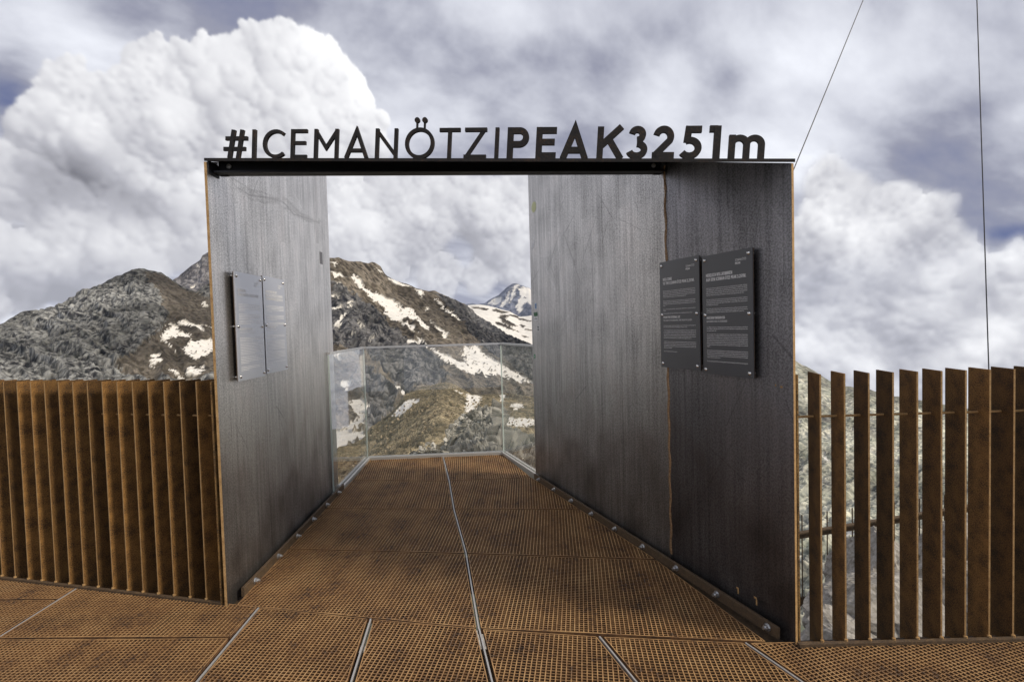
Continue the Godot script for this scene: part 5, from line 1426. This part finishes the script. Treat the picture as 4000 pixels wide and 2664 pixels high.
func build_fences() -> void:
	var blade := begin()
	bevel_box(blade, Vector3(0, 0.49, -0.065), Vector3(0.004, 0, 0), Vector3(0, 0.74, 0), Vector3(0, 0, 0.065), 0.0012)
	var blade_mesh := done(blade)
	blade = begin()   # the cut edge, rusted brighter than the rolled faces
	box(blade, Vector3(0, 0.615, 0.0), Vector3(0.0034, 0, 0), Vector3(0, 0.614, 0), Vector3(0, 0, 0.0006))
	blade.generate_normals()
	blade.commit(blade_mesh)
	var fillet := begin()
	tube(fillet, PackedVector3Array([Vector3(0, -0.002, 0.001), Vector3(0, 0.008, 0.001)]), 0.0075, 8)
	var fillet_mesh := done(fillet)
	var rng := RandomNumberGenerator.new()
	rng.seed = 12
	var kinds := []
	for k in 4:   # sheets out of different batches
		var m: StandardMaterial3D = mats.slat.duplicate()
		m.uv1_offset = Vector3(0.31 * k, 0.17 * k, 0.43 * k)
		m.albedo_color = Color.from_hsv(0.09, 0.1, [1.0, 0.8, 0.92, 0.7][k])
		kinds.append(m)
	for side in 2:
		var f := thing("slat_fence")
		var first: Vector3 = Vector3(-1.761, 0.01, -2.652) if side == 0 else Vector3(1.388, 0.012, -2.157)
		var step: Vector3 = Vector3(-0.10736, 0, -0.02364) if side == 0 else Vector3(0.1096, 0, 0.0002)
		var count := 20 if side == 0 else 18
		var angle := 0.29 if side == 0 else 0.19   # the blades turn their edges to whoever steps out of the gateway
		var dir := Vector3(sin(angle), 0, -cos(angle))
		tag(f, "long rusty fence of close upright slats left of the gateway" if side == 0 else "rusty fence of upright slats right of the gateway, cables behind it", "fence", "slat fences on both sides of the gateway")
		for k in count:
			var b := Basis(Vector3.UP, -angle + rng.randf_range(-0.012, 0.012))
			var slat := put("slat", blade_mesh, null, f, Transform3D(b, first + step * k))
			slat.set_surface_override_material(0, kinds[(k * 7 + k / 3 + side) % 4])
			slat.set_surface_override_material(1, mats.edge)
		for k in count:
			put("weld", fillet_mesh, mats.edge, f, Transform3D(Basis(), first + step * k))
		# bar that the slats are welded to, a round rod through them, the end post at the gateway
		var d := step.normalized()
		var out := Vector3(-d.z, 0, d.x)
		if out.z < 0:
			out = -out
		var st := begin()
		var a := first - d * 0.115 + out * 0.006
		var e := first + step * (count - 0.5) + out * 0.006
		a.y = first.y
		e.y = first.y
		bar(st, a + out * 0.005, e + out * 0.005, 0.02, 0.014)
		put("base_bar", done(st), mats.strip, f)
		st = begin()
		var mid := dir * 0.075
		tube(st, PackedVector3Array([a + mid + Vector3(0, 1.026, 0), e + mid + Vector3(0, 1.026, 0)]), 0.0055, 8)
		put("rod", done(st), mats.edge, f)
		st = begin()
		var post := (Vector3(-1.652, 0.62, -2.62) if side == 0 else Vector3(1.298, 0.62, -2.19))
		bevel_box(st, post + Vector3(0, 0, -0.05), Vector3(0.005, 0, 0), Vector3(0, 0.62, 0), Vector3(0.0, 0, 0.06), 0.001)
		put("post", done(st), mats.slat_world, f)


# ---------------------------------------------------------------- glass balustrade at the end of the platform

func build_balustrade() -> void:
	var g := thing("balustrade")
	tag(g, "frameless glass balustrade with slim steel rail at the far end of the walkway", "balustrade")
	var c := [Vector3(-1.655, 0, -4.3), Vector3(-1.71, 0, -5.51), Vector3(-0.134, 0, -5.592), Vector3(0.245, 0, -4.66)]
	for k in 3:
		var d: Vector3 = (c[k + 1] - c[k]).normalized()
		var a: Vector3 = c[k] + d * 0.006
		var b: Vector3 = c[k + 1] - d * 0.006
		var st := begin()
		bar(st, a + Vector3(0, 1.285, 0), b + Vector3(0, 1.285, 0), 0.014, 1.28)
		put("pane", done(st), mats.pane, g)
		st = begin()
		bar(st, a + Vector3(0, 1.305, 0), b + Vector3(0, 1.305, 0), 0.03, 0.02)
		put("handrail", done(st), mats.rail, g)
		st = begin()
		var n := d.cross(Vector3.UP)
		for o in [-0.022, 0.022]:
			bar(st, a + n * o + Vector3(0, 0.028, 0), b + n * o + Vector3(0, 0.028, 0), 0.02, 0.1)
		put("channel", done(st), mats.channel, g)
		for e in [a - d * 0.0035, b + d * 0.0035]:
			st = begin()
			box(st, e + Vector3(0, 0.65, 0), d * 0.0012, Vector3(0, 0.63, 0), n * 0.0068)
			put("pane_edge", done(st), mats.pane_edge, g)


# ---------------------------------------------------------------- info boards with printed text

func print_line(st: SurfaceTool, text: String, font: Font, x: float, y: float, w: float, cap: float, at_right := false, natural := false) -> void:
	var t := TextMesh.new()
	t.text = text
	t.font = font
	t.font_size = 32
	t.pixel_size = 0.01
	t.depth = 0.0
	t.curve_step = 4.0
	t.horizontal_alignment = HORIZONTAL_ALIGNMENT_LEFT
	t.vertical_alignment = VERTICAL_ALIGNMENT_BOTTOM
	var box_ := t.get_aabb()
	var sy := cap / 0.228
	var sx := sy * 0.66 if natural else w / maxf(box_.size.x, 0.01)
	var left := x - box_.size.x * sx if at_right else x
	st.append_from(t, 0, Transform3D(Basis.from_scale(Vector3(sx, sy, 1)), Vector3(left - box_.position.x * sx, y - sy * 0.0, 0.0)))


func build_info_boards() -> void:
	var sans := SystemFont.new()
	sans.font_names = PackedStringArray(["Droid Sans"])
	var bold := SystemFont.new()
	bold.font_names = PackedStringArray(["Droid Sans"])
	bold.font_weight = 700
	var ld := (LR - LF).normalized()
	var rd := (RR - RF).normalized()
	var ln := Vector3(-ld.z, 0, ld.x)
	var rn := Vector3(rd.z, 0, -rd.x)
	var W := 0.321
	var H := 0.636
	var german := {
		"head": ["HERZLICH WILLKOMMEN", "AUF DEM ICEMAN ÖTZI PEAK 3.251M."], "wide": [0.54, 0.80],
		"sub": ["AUS DEM EWIGEN EIS", "DAS VERMÄCHTNIS DES EISMANNES"], "subw": [0.385, 0.43],
		"p": [[0.278, ["Lassen Sie Ihren Blick vom österreichischen Norden bis in den italienischen Süden schweifen. Entdecken", "Sie die Weißseespitze (3.526m) am Ende des Kaunertales und die Wildspitze (3.768m) in den Ötztaler", "Alpen. Im Nordosten ragt nur wenige Meter entfernt die Finailspitze mit 3.514m über uns hinaus, im Osten", "daneben der Similaun (3.606m). Gen Süden sehen Sie den Ortler (3.905m) sowie den markanten Monte", "Cevedale (3.769m) und im Hintergrund schimmert an manchen Tagen sogar das Blau der Adria."]],
			[0.374, ["Der Iceman Ötzi Peak 3.251m markiert nicht nur die Grenze zwischen Österreich und Italien, sondern an", "diesem Ort entscheidet sich auch das Wasser, welchen Weg es in Zukunft nehmen wird. Im Norden bahnt", "sich das Wasser über Inn und Donau den Weg ins Schwarze Meer, im Süden fließt es über die Etsch südlich", "von Venedig in das Mittelmeer."]],
			[0.45, ["Doch von hier oben blicken Sie im wahrsten Sinne des Wortes nicht nur auf Nord und Süd und die unter-", "schiedlichen Wege des Wassers, sondern tief in die Vergangenheit des Vinschgaus zurück. Die Ausrichtung", "dieses Eingangstores zur Plattform leitet Ihren Blick auf die Fundstätte des Iceman Ötzi."]],
			[0.605, ["Vor 5.300 Jahren trat ein ca. 46-jähriger Jäger seinen letzten Weg durch die hochalpine Landschaft der", "Ötztaler Alpen an. Die Rede ist vom Iceman Ötzi, der wohl bekanntesten und gleichzeitig ältesten Glet-", "schermumie unserer Zeit."]],
			[0.664, ["Am 19. September 1991 wurde nur wenige Meter von hier der Iceman Ötzi auf 3.208 Metern Höhe auf dem", "Tisenjoch gefunden. Ein Aufstieg, der für den Eismann damals viel mehr als nur körperliche Herausfor-", "derungen bereithielt. Er hatte keine Zeit, um auf Vegetation und Natur zu achten. Dem Iceman Ötzi war", "ein Verfolger auf den Fersen, der nach seinem Tod trachtete. Um neue Kraft zu sammeln, legte er eine", "Verschnaufpause in einer windgeschützten Querrinne ein. Doch kurz nach seiner letzten Mahlzeit, einem", "Steinbock, bohrte sich ein spitzer Pfeil durch seine linke Schulter, welcher vermutlich zum Tod führte.", "Der Gletscher konservierte den Körper über mehrere Tausend Jahre, bis ihn das ewige Eis für uns wieder", "freigab."]],
			[0.80, ["Der Iceman Ötzi war ein erfahrener Bergwanderer mit außerordentlicher Grundkondition und Trittsicher-", "heit, zudem ein sehr gut ausgerüsteter Jäger. Er trug ein für damalige Verhältnisse wertvolles Beil mit", "Kupferklinge, einen Dolch aus Feuerstein sowie Pfeil und Bogen aus Eibenholz bei sich. Gekleidet war er", "mit einem Mantel aus Ziegen- und Schaffell. Die Überreste des Iceman Ötzi ruhen heute im Archäologie-", "museum in Bozen bei minus 6 Grad."]],
			[0.89, ["Doch genug der geschichtlichen Einblicke, genießen Sie den einmaligen Ausblick über das ewige Eis."]]]}
	var english := {
		"head": ["WELCOME", "TO THE ICEMAN ÖTZI PEAK 3,251M."], "wide": [0.24, 0.80],
		"sub": ["FROM THE ETERNAL ICE", "THE LEGACY OF THE MAN WHO CAME FROM THE GLACIER"], "subw": [0.44, 0.73],
		"p": [[0.278, ["Let your gaze wander from the north (Austria) to the south (Italy). Admire the Weißseespitze (3.526m) at", "the end of the Kauner Valley and the Wildspitze (3.768m) in the Ötztaler Alps. In the northeast we are", "overlooked by the Finail Peak (3.514m) by only a few metres, further in the east you can see the Similaun", "(3.606m). Towards south you can admire the Ortler (3.905m) and the imposing Mount Cevedale (3.769m).", "In the far distance on some days you can see the shimmering Adria Sea."]],
			[0.374, ["The Iceman Ötzi Peak at 3.251m defines the border between Austria and Italy and is also the location", "dictating the flow and direction of the regions waters. In the north it can flow with the Inn and the Danu-", "be to the Black Sea, in the south it can flow with the Adige towards the Mediterranean Sea in the south of", "Venice."]],
			[0.45, ["You can overlook its various waterways, catching a glimpse of the distant past, as you gaze towards Val", "Venosta."]],
			[0.49, ["Entering the platform, your eyes will be drawn to the site where Iceman Ötzi was found."]],
			[0.605, ["5.300 years ago, an approximately 46 year old hunter set out on his final journey in the Ötztal Alps. This", "is the Iceman Ötzi, the best known and oldest glacier mummy of our time."]],
			[0.648, ["On the 19 September 1991 the Iceman Ötzi was found only a few metres from here at an altitude of 3.208", "metres on the Tisenjoch. This last ascent was more than a physical endurance. He never had time to ad-", "mire the vegetation and the nature surrounding him. The Iceman Ötzi was trailed by someone who was", "after his life. In order to regain some energy, he stopped in a wind sheltered crevice. But not long after his", "last meal, an ibex, a sharp arrow pierced his left shoulder, most likely leading to his death. The glacier", "preserved his body for thousands of years, until the eternal ice gave it back to us."]],
			[0.755, ["The Iceman Ötzi was an expert, sure-footed walker with exceptional physical strength, well equipped for", "the conditions. He was also a well-armed hunter. In fact, he was carrying an axe with a copper blade which", "was very valuable at the time, a dagger made of flintstone and an ebony bow and arrow. He was wearing a", "cape made of sheep and goat skin. Today his remains lay at the Archaeological Museum of Bolzano, pre-", "served at minus 6 degrees."]],
			[0.847, ["Enjoy the unique view of the eternal ice."]]]}
	var italian := {"head": ["BENVENUTI", "SULL'ICEMAN ÖTZI PEAK 3.251M."], "wide": [0.28, 0.76], "sub": ["DAL GHIACCIO PERENNE", "L'EREDITÀ DELL'UOMO VENUTO DAL GHIACCIO"], "subw": [0.46, 0.6], "rows": [[0.29, 5], [0.385, 4], [0.445, 3], [0.605, 3], [0.655, 8], [0.78, 5], [0.875, 3]]}
	var polish := {"head": ["SERDECZNIE WITAMY", "NA SZCZYCIE ICEMAN", "ÖTZI NA WYSOKOŚCI 3251M N.P.M."], "wide": [0.52, 0.78, 0.8], "sub": ["Z WIECZNEGO LODU", "DZIEDZICTWO CZŁOWIEKA"], "subw": [0.4, 0.46], "rows": [[0.3, 5], [0.4, 4], [0.475, 3], [0.605, 3], [0.665, 8], [0.78, 6], [0.885, 2]]}
	var boards := [
		[RF + rd * 0.848, -rd, rn, 1.8585, english, "dark board with the English welcome text, left of the pair on the right plate"],
		[RF + rd * 0.505, -rd, rn, 1.846, german, "dark board headed Herzlich Willkommen, right of the pair on the right plate"],
		[LF + ld * 0.162, ld, ln, 1.8576, italian, "board headed Benvenuti with grey sky sheen painted in, nearer one on the left plate"],
		[LF + ld * 0.4995, ld, ln, 1.868, polish, "board with the Polish text and grey sky sheen painted in, farther one on the left plate"],
	]
	var dome := SphereMesh.new()
	dome.radius = 0.0095
	dome.height = 0.012
	dome.radial_segments = 20
	dome.rings = 10
	var stand := begin()
	tube(stand, PackedVector3Array([Vector3(0, 0, -0.034), Vector3(0, 0, -0.002)]), 0.006, 10)
	var stand_mesh := done(stand)
	for b in boards:
		var text: Dictionary = b[4]
		var wh := W if text != polish else 0.314
		var xf := frame(b[1], Vector3.UP, b[2], b[0] + b[2] * 0.034 + Vector3(0, b[3], 0))
		var t := Node3D.new()
		t.name = numbered("info_board")
		t.transform = xf
		add_child(t)
		tag(t, b[5], "info board", "info boards on the gateway's plates")
		var st := begin()
		bevel_box(st, Vector3(wh * 0.5, -H * 0.5, -0.004), Vector3(wh * 0.5, 0, 0), Vector3(0, H * 0.5, 0), Vector3(0, 0, 0.004), 0.0008)
		put("board", done(st), mats.board if b[2] == rn else mats.board_sky_sheen, t)
		st = begin()   # the raw sheet behind the printed face
		box(st, Vector3(wh * 0.5, -H * 0.5, -0.0105), Vector3(wh * 0.5 - 0.001, 0, 0), Vector3(0, H * 0.5 - 0.001, 0), Vector3(0, 0, 0.002))
		put("backing", done(st), mats.strip, t)
		for y in [0.024, H * 0.5, H - 0.024]:
			for x in [0.02, wh - 0.02]:
				var s := put("screw", dome, mats.chrome, t, Transform3D(Basis(Vector3.RIGHT, PI / 2), Vector3(x, -y, 0.002)))
				put("standoff", stand_mesh, mats.zinc, s, Transform3D(Basis(Vector3.RIGHT, -PI / 2), Vector3(0, 0, 0)))
		# print
		st = SurfaceTool.new()
		st.begin(Mesh.PRIMITIVE_TRIANGLES)
		var head: Array = text.head
		for k in head.size():
			var y := 0.19 + 0.037 * k if head.size() == 2 else 0.178 + 0.037 * k
			print_line(st, head[k], bold if k else bold, 0.09 * wh, -y * H, text.wide[k] * wh, 0.0165)
		print_line(st, text.sub[0], bold, 0.09 * wh, -0.541 * H, text.subw[0] * wh, 0.0125)
		print_line(st, text.sub[1], sans, 0.09 * wh, -0.567 * H, text.subw[1] * wh, 0.009)
		put("heading", st.commit(), mats.print_white, t, Transform3D(Basis(), Vector3(0, 0, 0.0006)))
		st = SurfaceTool.new()
		st.begin(Mesh.PRIMITIVE_TRIANGLES)
		if text.has("p"):
			for para in text.p:
				var y: float = para[0]
				for k in para[1].size():
					var s: String = para[1][k]
					var w := minf(0.82, 0.82 * s.length() / 96.0) if k == para[1].size() - 1 else 0.82
					print_line(st, s, sans, 0.09 * wh, -(y + 0.0145 * k + 0.006) * H, w * wh, 0.0052)
		else:
			var rng := RandomNumberGenerator.new()
			rng.seed = 3 + boards.find(b)
			for para in text.rows:   # far too faint to read: each line of print as the grey band it shows as
				for k in int(para[1]):
					var w := 0.82 if k < para[1] - 1 else rng.randf_range(0.2, 0.6)
					var y: float = -(para[0] + 0.0145 * k) * H
					var u := 0.0
					while u < w - 0.01:   # word by word
						var l := minf(rng.randf_range(0.02, 0.075), w - u)
						for e in [[u, 0], [u + l, 0], [u, 1], [u + l, 0], [u + l, 1], [u, 1]]:
							st.set_normal(Vector3(0, 0, 1))
							st.add_vertex(Vector3((0.09 + e[0]) * wh, y - 0.0034 * e[1], 0))
						u += l + 0.008
		put("body_text", st.commit(), mats.print_white, t, Transform3D(Basis(), Vector3(0, 0, 0.0006)))
		# emblem: two words in a thin box
		st = SurfaceTool.new()
		st.begin(Mesh.PRIMITIVE_TRIANGLES)
		print_line(st, "ICEMAN ÖTZI", sans, 0.69 * wh, -0.091 * H, 0.205 * wh, 0.0105)
		print_line(st, "PEAK", bold, 0.69 * wh, -0.116 * H, 0.1 * wh, 0.0105)
		for e in [[0.645, 0.062, 0.275, 0.002], [0.645, 0.1225, 0.275, 0.002], [0.645, 0.062, 0.004, 0.0625], [0.916, 0.062, 0.004, 0.0625], [0.665, 0.075, 0.008, 0.012], [0.665, 0.092, 0.008, 0.012], [0.665, 0.108, 0.008, 0.009], [0.8, 0.11, 0.016, 0.006]]:
			var c := [Vector3(e[0] * wh, -e[1] * H, 0), Vector3((e[0] + e[2]) * wh, -e[1] * H, 0), Vector3((e[0] + e[2]) * wh, -(e[1] + e[3]) * H, 0), Vector3(e[0] * wh, -(e[1] + e[3]) * H, 0)]
			for k in [0, 1, 2, 0, 2, 3]:
				st.set_normal(Vector3(0, 0, 1))
				st.add_vertex(c[k])
		put("emblem", st.commit(), mats.print_white, t, Transform3D(Basis(), Vector3(0, 0, 0.0006)))


# ---------------------------------------------------------------- stickers left by visitors

func build_stickers() -> void:
	var ld := (LR - LF).normalized()
	var rd := (RR - RF).normalized()
	var ln := Vector3(-ld.z, 0, ld.x)
	var rn := Vector3(rd.z, 0, -rd.x)
	var white := Color(0.62, 0.63, 0.64)
	for s in [
		["round", RF + rd * 2.65, -rd, rn, 2.624, 0.1, 0.1, Color(0.5, 0.52, 0.28), [], "round pale yellow sticker high on the right plate's far edge"],
		["slant", RF + rd * 2.691, -rd, rn, 2.268, 0.06, 0.06, Color(0.6, 0.61, 0.63), [], "slanted white sticker below the round yellow one"],
		["square", RF + rd * 2.665, -rd, rn, 1.683, 0.036, 0.052, Color(0.3, 0.45, 0.66), [[0.0, 0.0, 0.02, 0.036, Color(0.04, 0.1, 0.26)], [0.0, 0.002, 0.008, 0.012, Color(0.6, 0.65, 0.7)]], "small blue sticker above the green and white one"],
		["square", RF + rd * 2.667, -rd, rn, 1.584, 0.078, 0.078, white, [[0.0, 0.02, 0.078, 0.038, Color(0.02, 0.12, 0.04)], [0.0, -0.004, 0.006, 0.022, Color(0.03, 0.035, 0.035)], [0.0, 0.03, 0.056, 0.004, Color(0.5, 0.52, 0.5)], [0.0, 0.022, 0.04, 0.004, Color(0.5, 0.52, 0.5)], [0.0, -0.024, 0.056, 0.008, Color(0.2, 0.2, 0.2)]], "green and white square sticker near the right plate's far edge"],
		["round", RF + rd * 2.622, -rd, rn, 1.468, 0.056, 0.056, white, [[0.0, 0.013, 0.03, 0.014, Color(0.05, 0.05, 0.055)], [0.0, -0.013, 0.03, 0.014, Color(0.05, 0.05, 0.055)], [0.0, 0.0, 0.034, 0.004, Color(0.2, 0.2, 0.2)]], "round white sticker with black upper and lower fields"],
		["round", RF + rd * 2.717, -rd, rn, 1.195, 0.036, 0.042, Color(0.02, 0.22, 0.08), [[0.0, 0.0, 0.012, 0.012, white]], "small round green sticker at handrail height on the right plate"],
		["square", LF + ld * 1.665, ld, ln, 2.145, 0.067, 0.107, Color(0.09, 0.09, 0.1), [], "dark grey oblong sticker near the left plate's far edge"],
		["square", LF + ld * 0.43, ld, ln, 1.899, 0.016, 0.012, Color(0.5, 0.5, 0.5), [], "tiny torn white sticker above the left plate's boards"],
	]:
		var o := Node3D.new()
		o.name = numbered("sticker")
		o.transform = frame(s[2], Vector3.UP, s[3], s[1] + s[3] * 0.0012 + Vector3(0, s[4], 0))
		add_child(o)
		tag(o, s[9], "sticker", "stickers on the gateway's plates")
		var st := begin()
		var w: float = s[5] * 0.5
		var h: float = s[6] * 0.5
		if s[0] == "round":
			var ring := []
			for k in 28:
				ring.append(Vector3(cos(TAU * k / 28) * w, sin(TAU * k / 28) * h, 0))
			for k in 28:
				tri(st, Vector3.ZERO, ring[k], ring[(k + 1) % 28], Vector3(0, 0, -1))
				quad(st, ring[k], ring[(k + 1) % 28], ring[(k + 1) % 28] - Vector3(0, 0, 0.0008), ring[k] - Vector3(0, 0, 0.0008), Vector3(0, 0, -0.0004))
		else:
			var k := 0.012 if s[0] == "slant" else 0.0
			box(st, Vector3(0, 0, -0.0004), Vector3(w, k, 0), Vector3(k * 0.5, h, 0), Vector3(0, 0, 0.0004))
		put("paper", done(st), plain(s[7], 0.5), o)
		for m in s[8]:
			st = begin()
			box(st, Vector3(m[0], m[1], 0.0004), Vector3(m[2] * 0.5, 0, 0), Vector3(0, m[3] * 0.5, 0), Vector3(0, 0, 0.0002))
			put("print", done(st), plain(m[4], 0.5), o)


# ---------------------------------------------------------------- cables, lower railing, boulders

func build_cables() -> void:
	for c in [
		[Vector3(4.6, 6.04, -5.764), Vector3(1.07, 1.12, -2.68), 0.0042, "thin steel cable slanting down to the gateway's right plate"],
		[Vector3(5.03, 5.87, -5.227), Vector3(3.9, -1.1, -3.835), 0.0046, "near-vertical steel cable rising behind the right slat fence"],
		[Vector3(4.262, -0.291, -4.223), Vector3(3.7, -1.06, -3.88), 0.007, "short twisted cable anchored to the rocks behind the right fence"]]:
		var st := begin()
		tube(st, PackedVector3Array([c[0], c[0].lerp(c[1], 0.5) + Vector3(0, -0.004, 0), c[1]]), c[2], 8)
		var o := put("steel_cable", done(st), mats.cable)
		tag(o, c[3], "cable", "")
	# the plate that the slanting cable is shackled to
	pass


func build_stair_rail() -> void:
	var r := thing("stair_railing")
	tag(r, "rusty stair railing with thin upright rods, lower down behind the right fence", "railing")
	var st := begin()
	tube(st, PackedVector3Array([Vector3(1.9, -0.92, -5.0), Vector3(6.2, -0.35, -5.0)]), 0.02, 12)
	put("handrail", done(st), mats.strip, r)
	st = begin()
	bar(st, Vector3(1.9, -0.945, -5.03), Vector3(6.2, -0.376, -5.03), 0.012, 0.05)
	put("bar", done(st), mats.strip, r)
	st = begin()
	bar(st, Vector3(1.9, -1.56, -5.03), Vector3(6.2, -1.25, -5.03), 0.012, 0.1)
	put("bar", done(st), mats.strip, r)
	st = begin()
	tube(st, PackedVector3Array([Vector3(0, -0.9, 0), Vector3(0, 0, 0)]), 0.006, 6)
	var rod := done(st)
	for k in 36:
		var x := 2.1 + 0.0893 * k + 0.038
		put("rod", rod, mats.strip, r, Transform3D(Basis(), Vector3(x, lerpf(-0.7, -0.449, (x - 2.1) / 2.21), -5.03)))


func boulder_mesh(seed_: int) -> ArrayMesh:
	var rng := RandomNumberGenerator.new()
	rng.seed = seed_
	var planes := []
	for k in 11:
		var n := Vector3(rng.randf_range(-1, 1), rng.randf_range(-0.7, 1), rng.randf_range(-1, 1)).normalized()
		planes.append([n, rng.randf_range(0.5, 0.78) * lerpf(1.0, 0.62, absf(n.y))])
	var bump := noise(FastNoiseLite.TYPE_SIMPLEX_SMOOTH, 2.2, 5, seed_, FastNoiseLite.FRACTAL_RIDGED)
	var s := SphereMesh.new()
	s.radius = 1.0
	s.height = 2.0
	s.radial_segments = 72
	s.rings = 36
	var arr := s.surface_get_arrays(0)
	var v: PackedVector3Array = arr[Mesh.ARRAY_VERTEX]
	var pts := PackedVector3Array()
	for i in v.size():
		var d := v[i].normalized()
		var r := 1.0
		for p in planes:
			var c: float = d.dot(p[0])
			if c > 0.05:
				r = minf(r, p[1] / c)
		var q := d * r
		var layer := sin(q.y * 26.0 + bump.get_noise_3dv(q) * 3.0) * 0.012   # bedding
		pts.append(q + d * (bump.get_noise_3dv(q * Vector3(1, 2.2, 1)) * 0.055 + layer))
	var st := SurfaceTool.new()
	st.begin(Mesh.PRIMITIVE_TRIANGLES)
	st.set_smooth_group(-1)
	for i in arr[Mesh.ARRAY_INDEX]:
		st.add_vertex(pts[i])
	st.generate_normals()
	return st.commit()


func build_boulders() -> void:
	var shapes := [boulder_mesh(31), boulder_mesh(32), boulder_mesh(33), boulder_mesh(34)]
	var said := ["pale lichened boulder in the first gap beside the gateway", "broad grey slab below the second gap of the right fence", "rough grey boulder between the second and third slat", "flat layered slab with a dark crack under it", "tawny upright rock at the railing's lower end", "grey layered slab in the middle of the right fence", "large pale boulder in the fence's wider view", "mossy brown rock standing behind the pale boulder", "slab at the foot of the near-vertical cable", "pale rock at the right edge of the fence", "low grey rock close behind the fence"]
	var k := 0
	for b in [[2.02, -1.14, -3.35, 0.42, 0.26, 0.36, 0.4], [2.5, -1.2, -3.5, 0.55, 0.36, 0.5, 1.2], [2.85, -1.3, -3.25, 0.42, 0.3, 0.4, 2.2], [3.05, -1.06, -4.1, 0.62, 0.36, 0.5, 0.1], [3.5, -0.95, -4.6, 0.4, 0.5, 0.36, 0.9], [3.25, -1.25, -3.45, 0.55, 0.34, 0.42, 1.9], [3.9, -0.98, -4.2, 0.55, 0.42, 0.45, 2.7], [4.25, -0.85, -4.55, 0.42, 0.5, 0.4, 0.3], [3.75, -1.32, -3.5, 0.5, 0.34, 0.45, 1.0], [4.5, -1.2, -3.9, 0.55, 0.36, 0.5, 2.0], [2.25, -1.42, -2.9, 0.5, 0.22, 0.3, 2.9]]:
		var basis := Basis(Vector3.UP, b[6]) * Basis.from_scale(Vector3(b[3], b[4], b[5]) * 1.25)
		var o := put("boulder", shapes[k % 4], mats.stone, null, Transform3D(basis, Vector3(b[0], b[1], b[2])))
		tag(o, said[k], "boulder", "boulders behind the right slat fence")
		k += 1
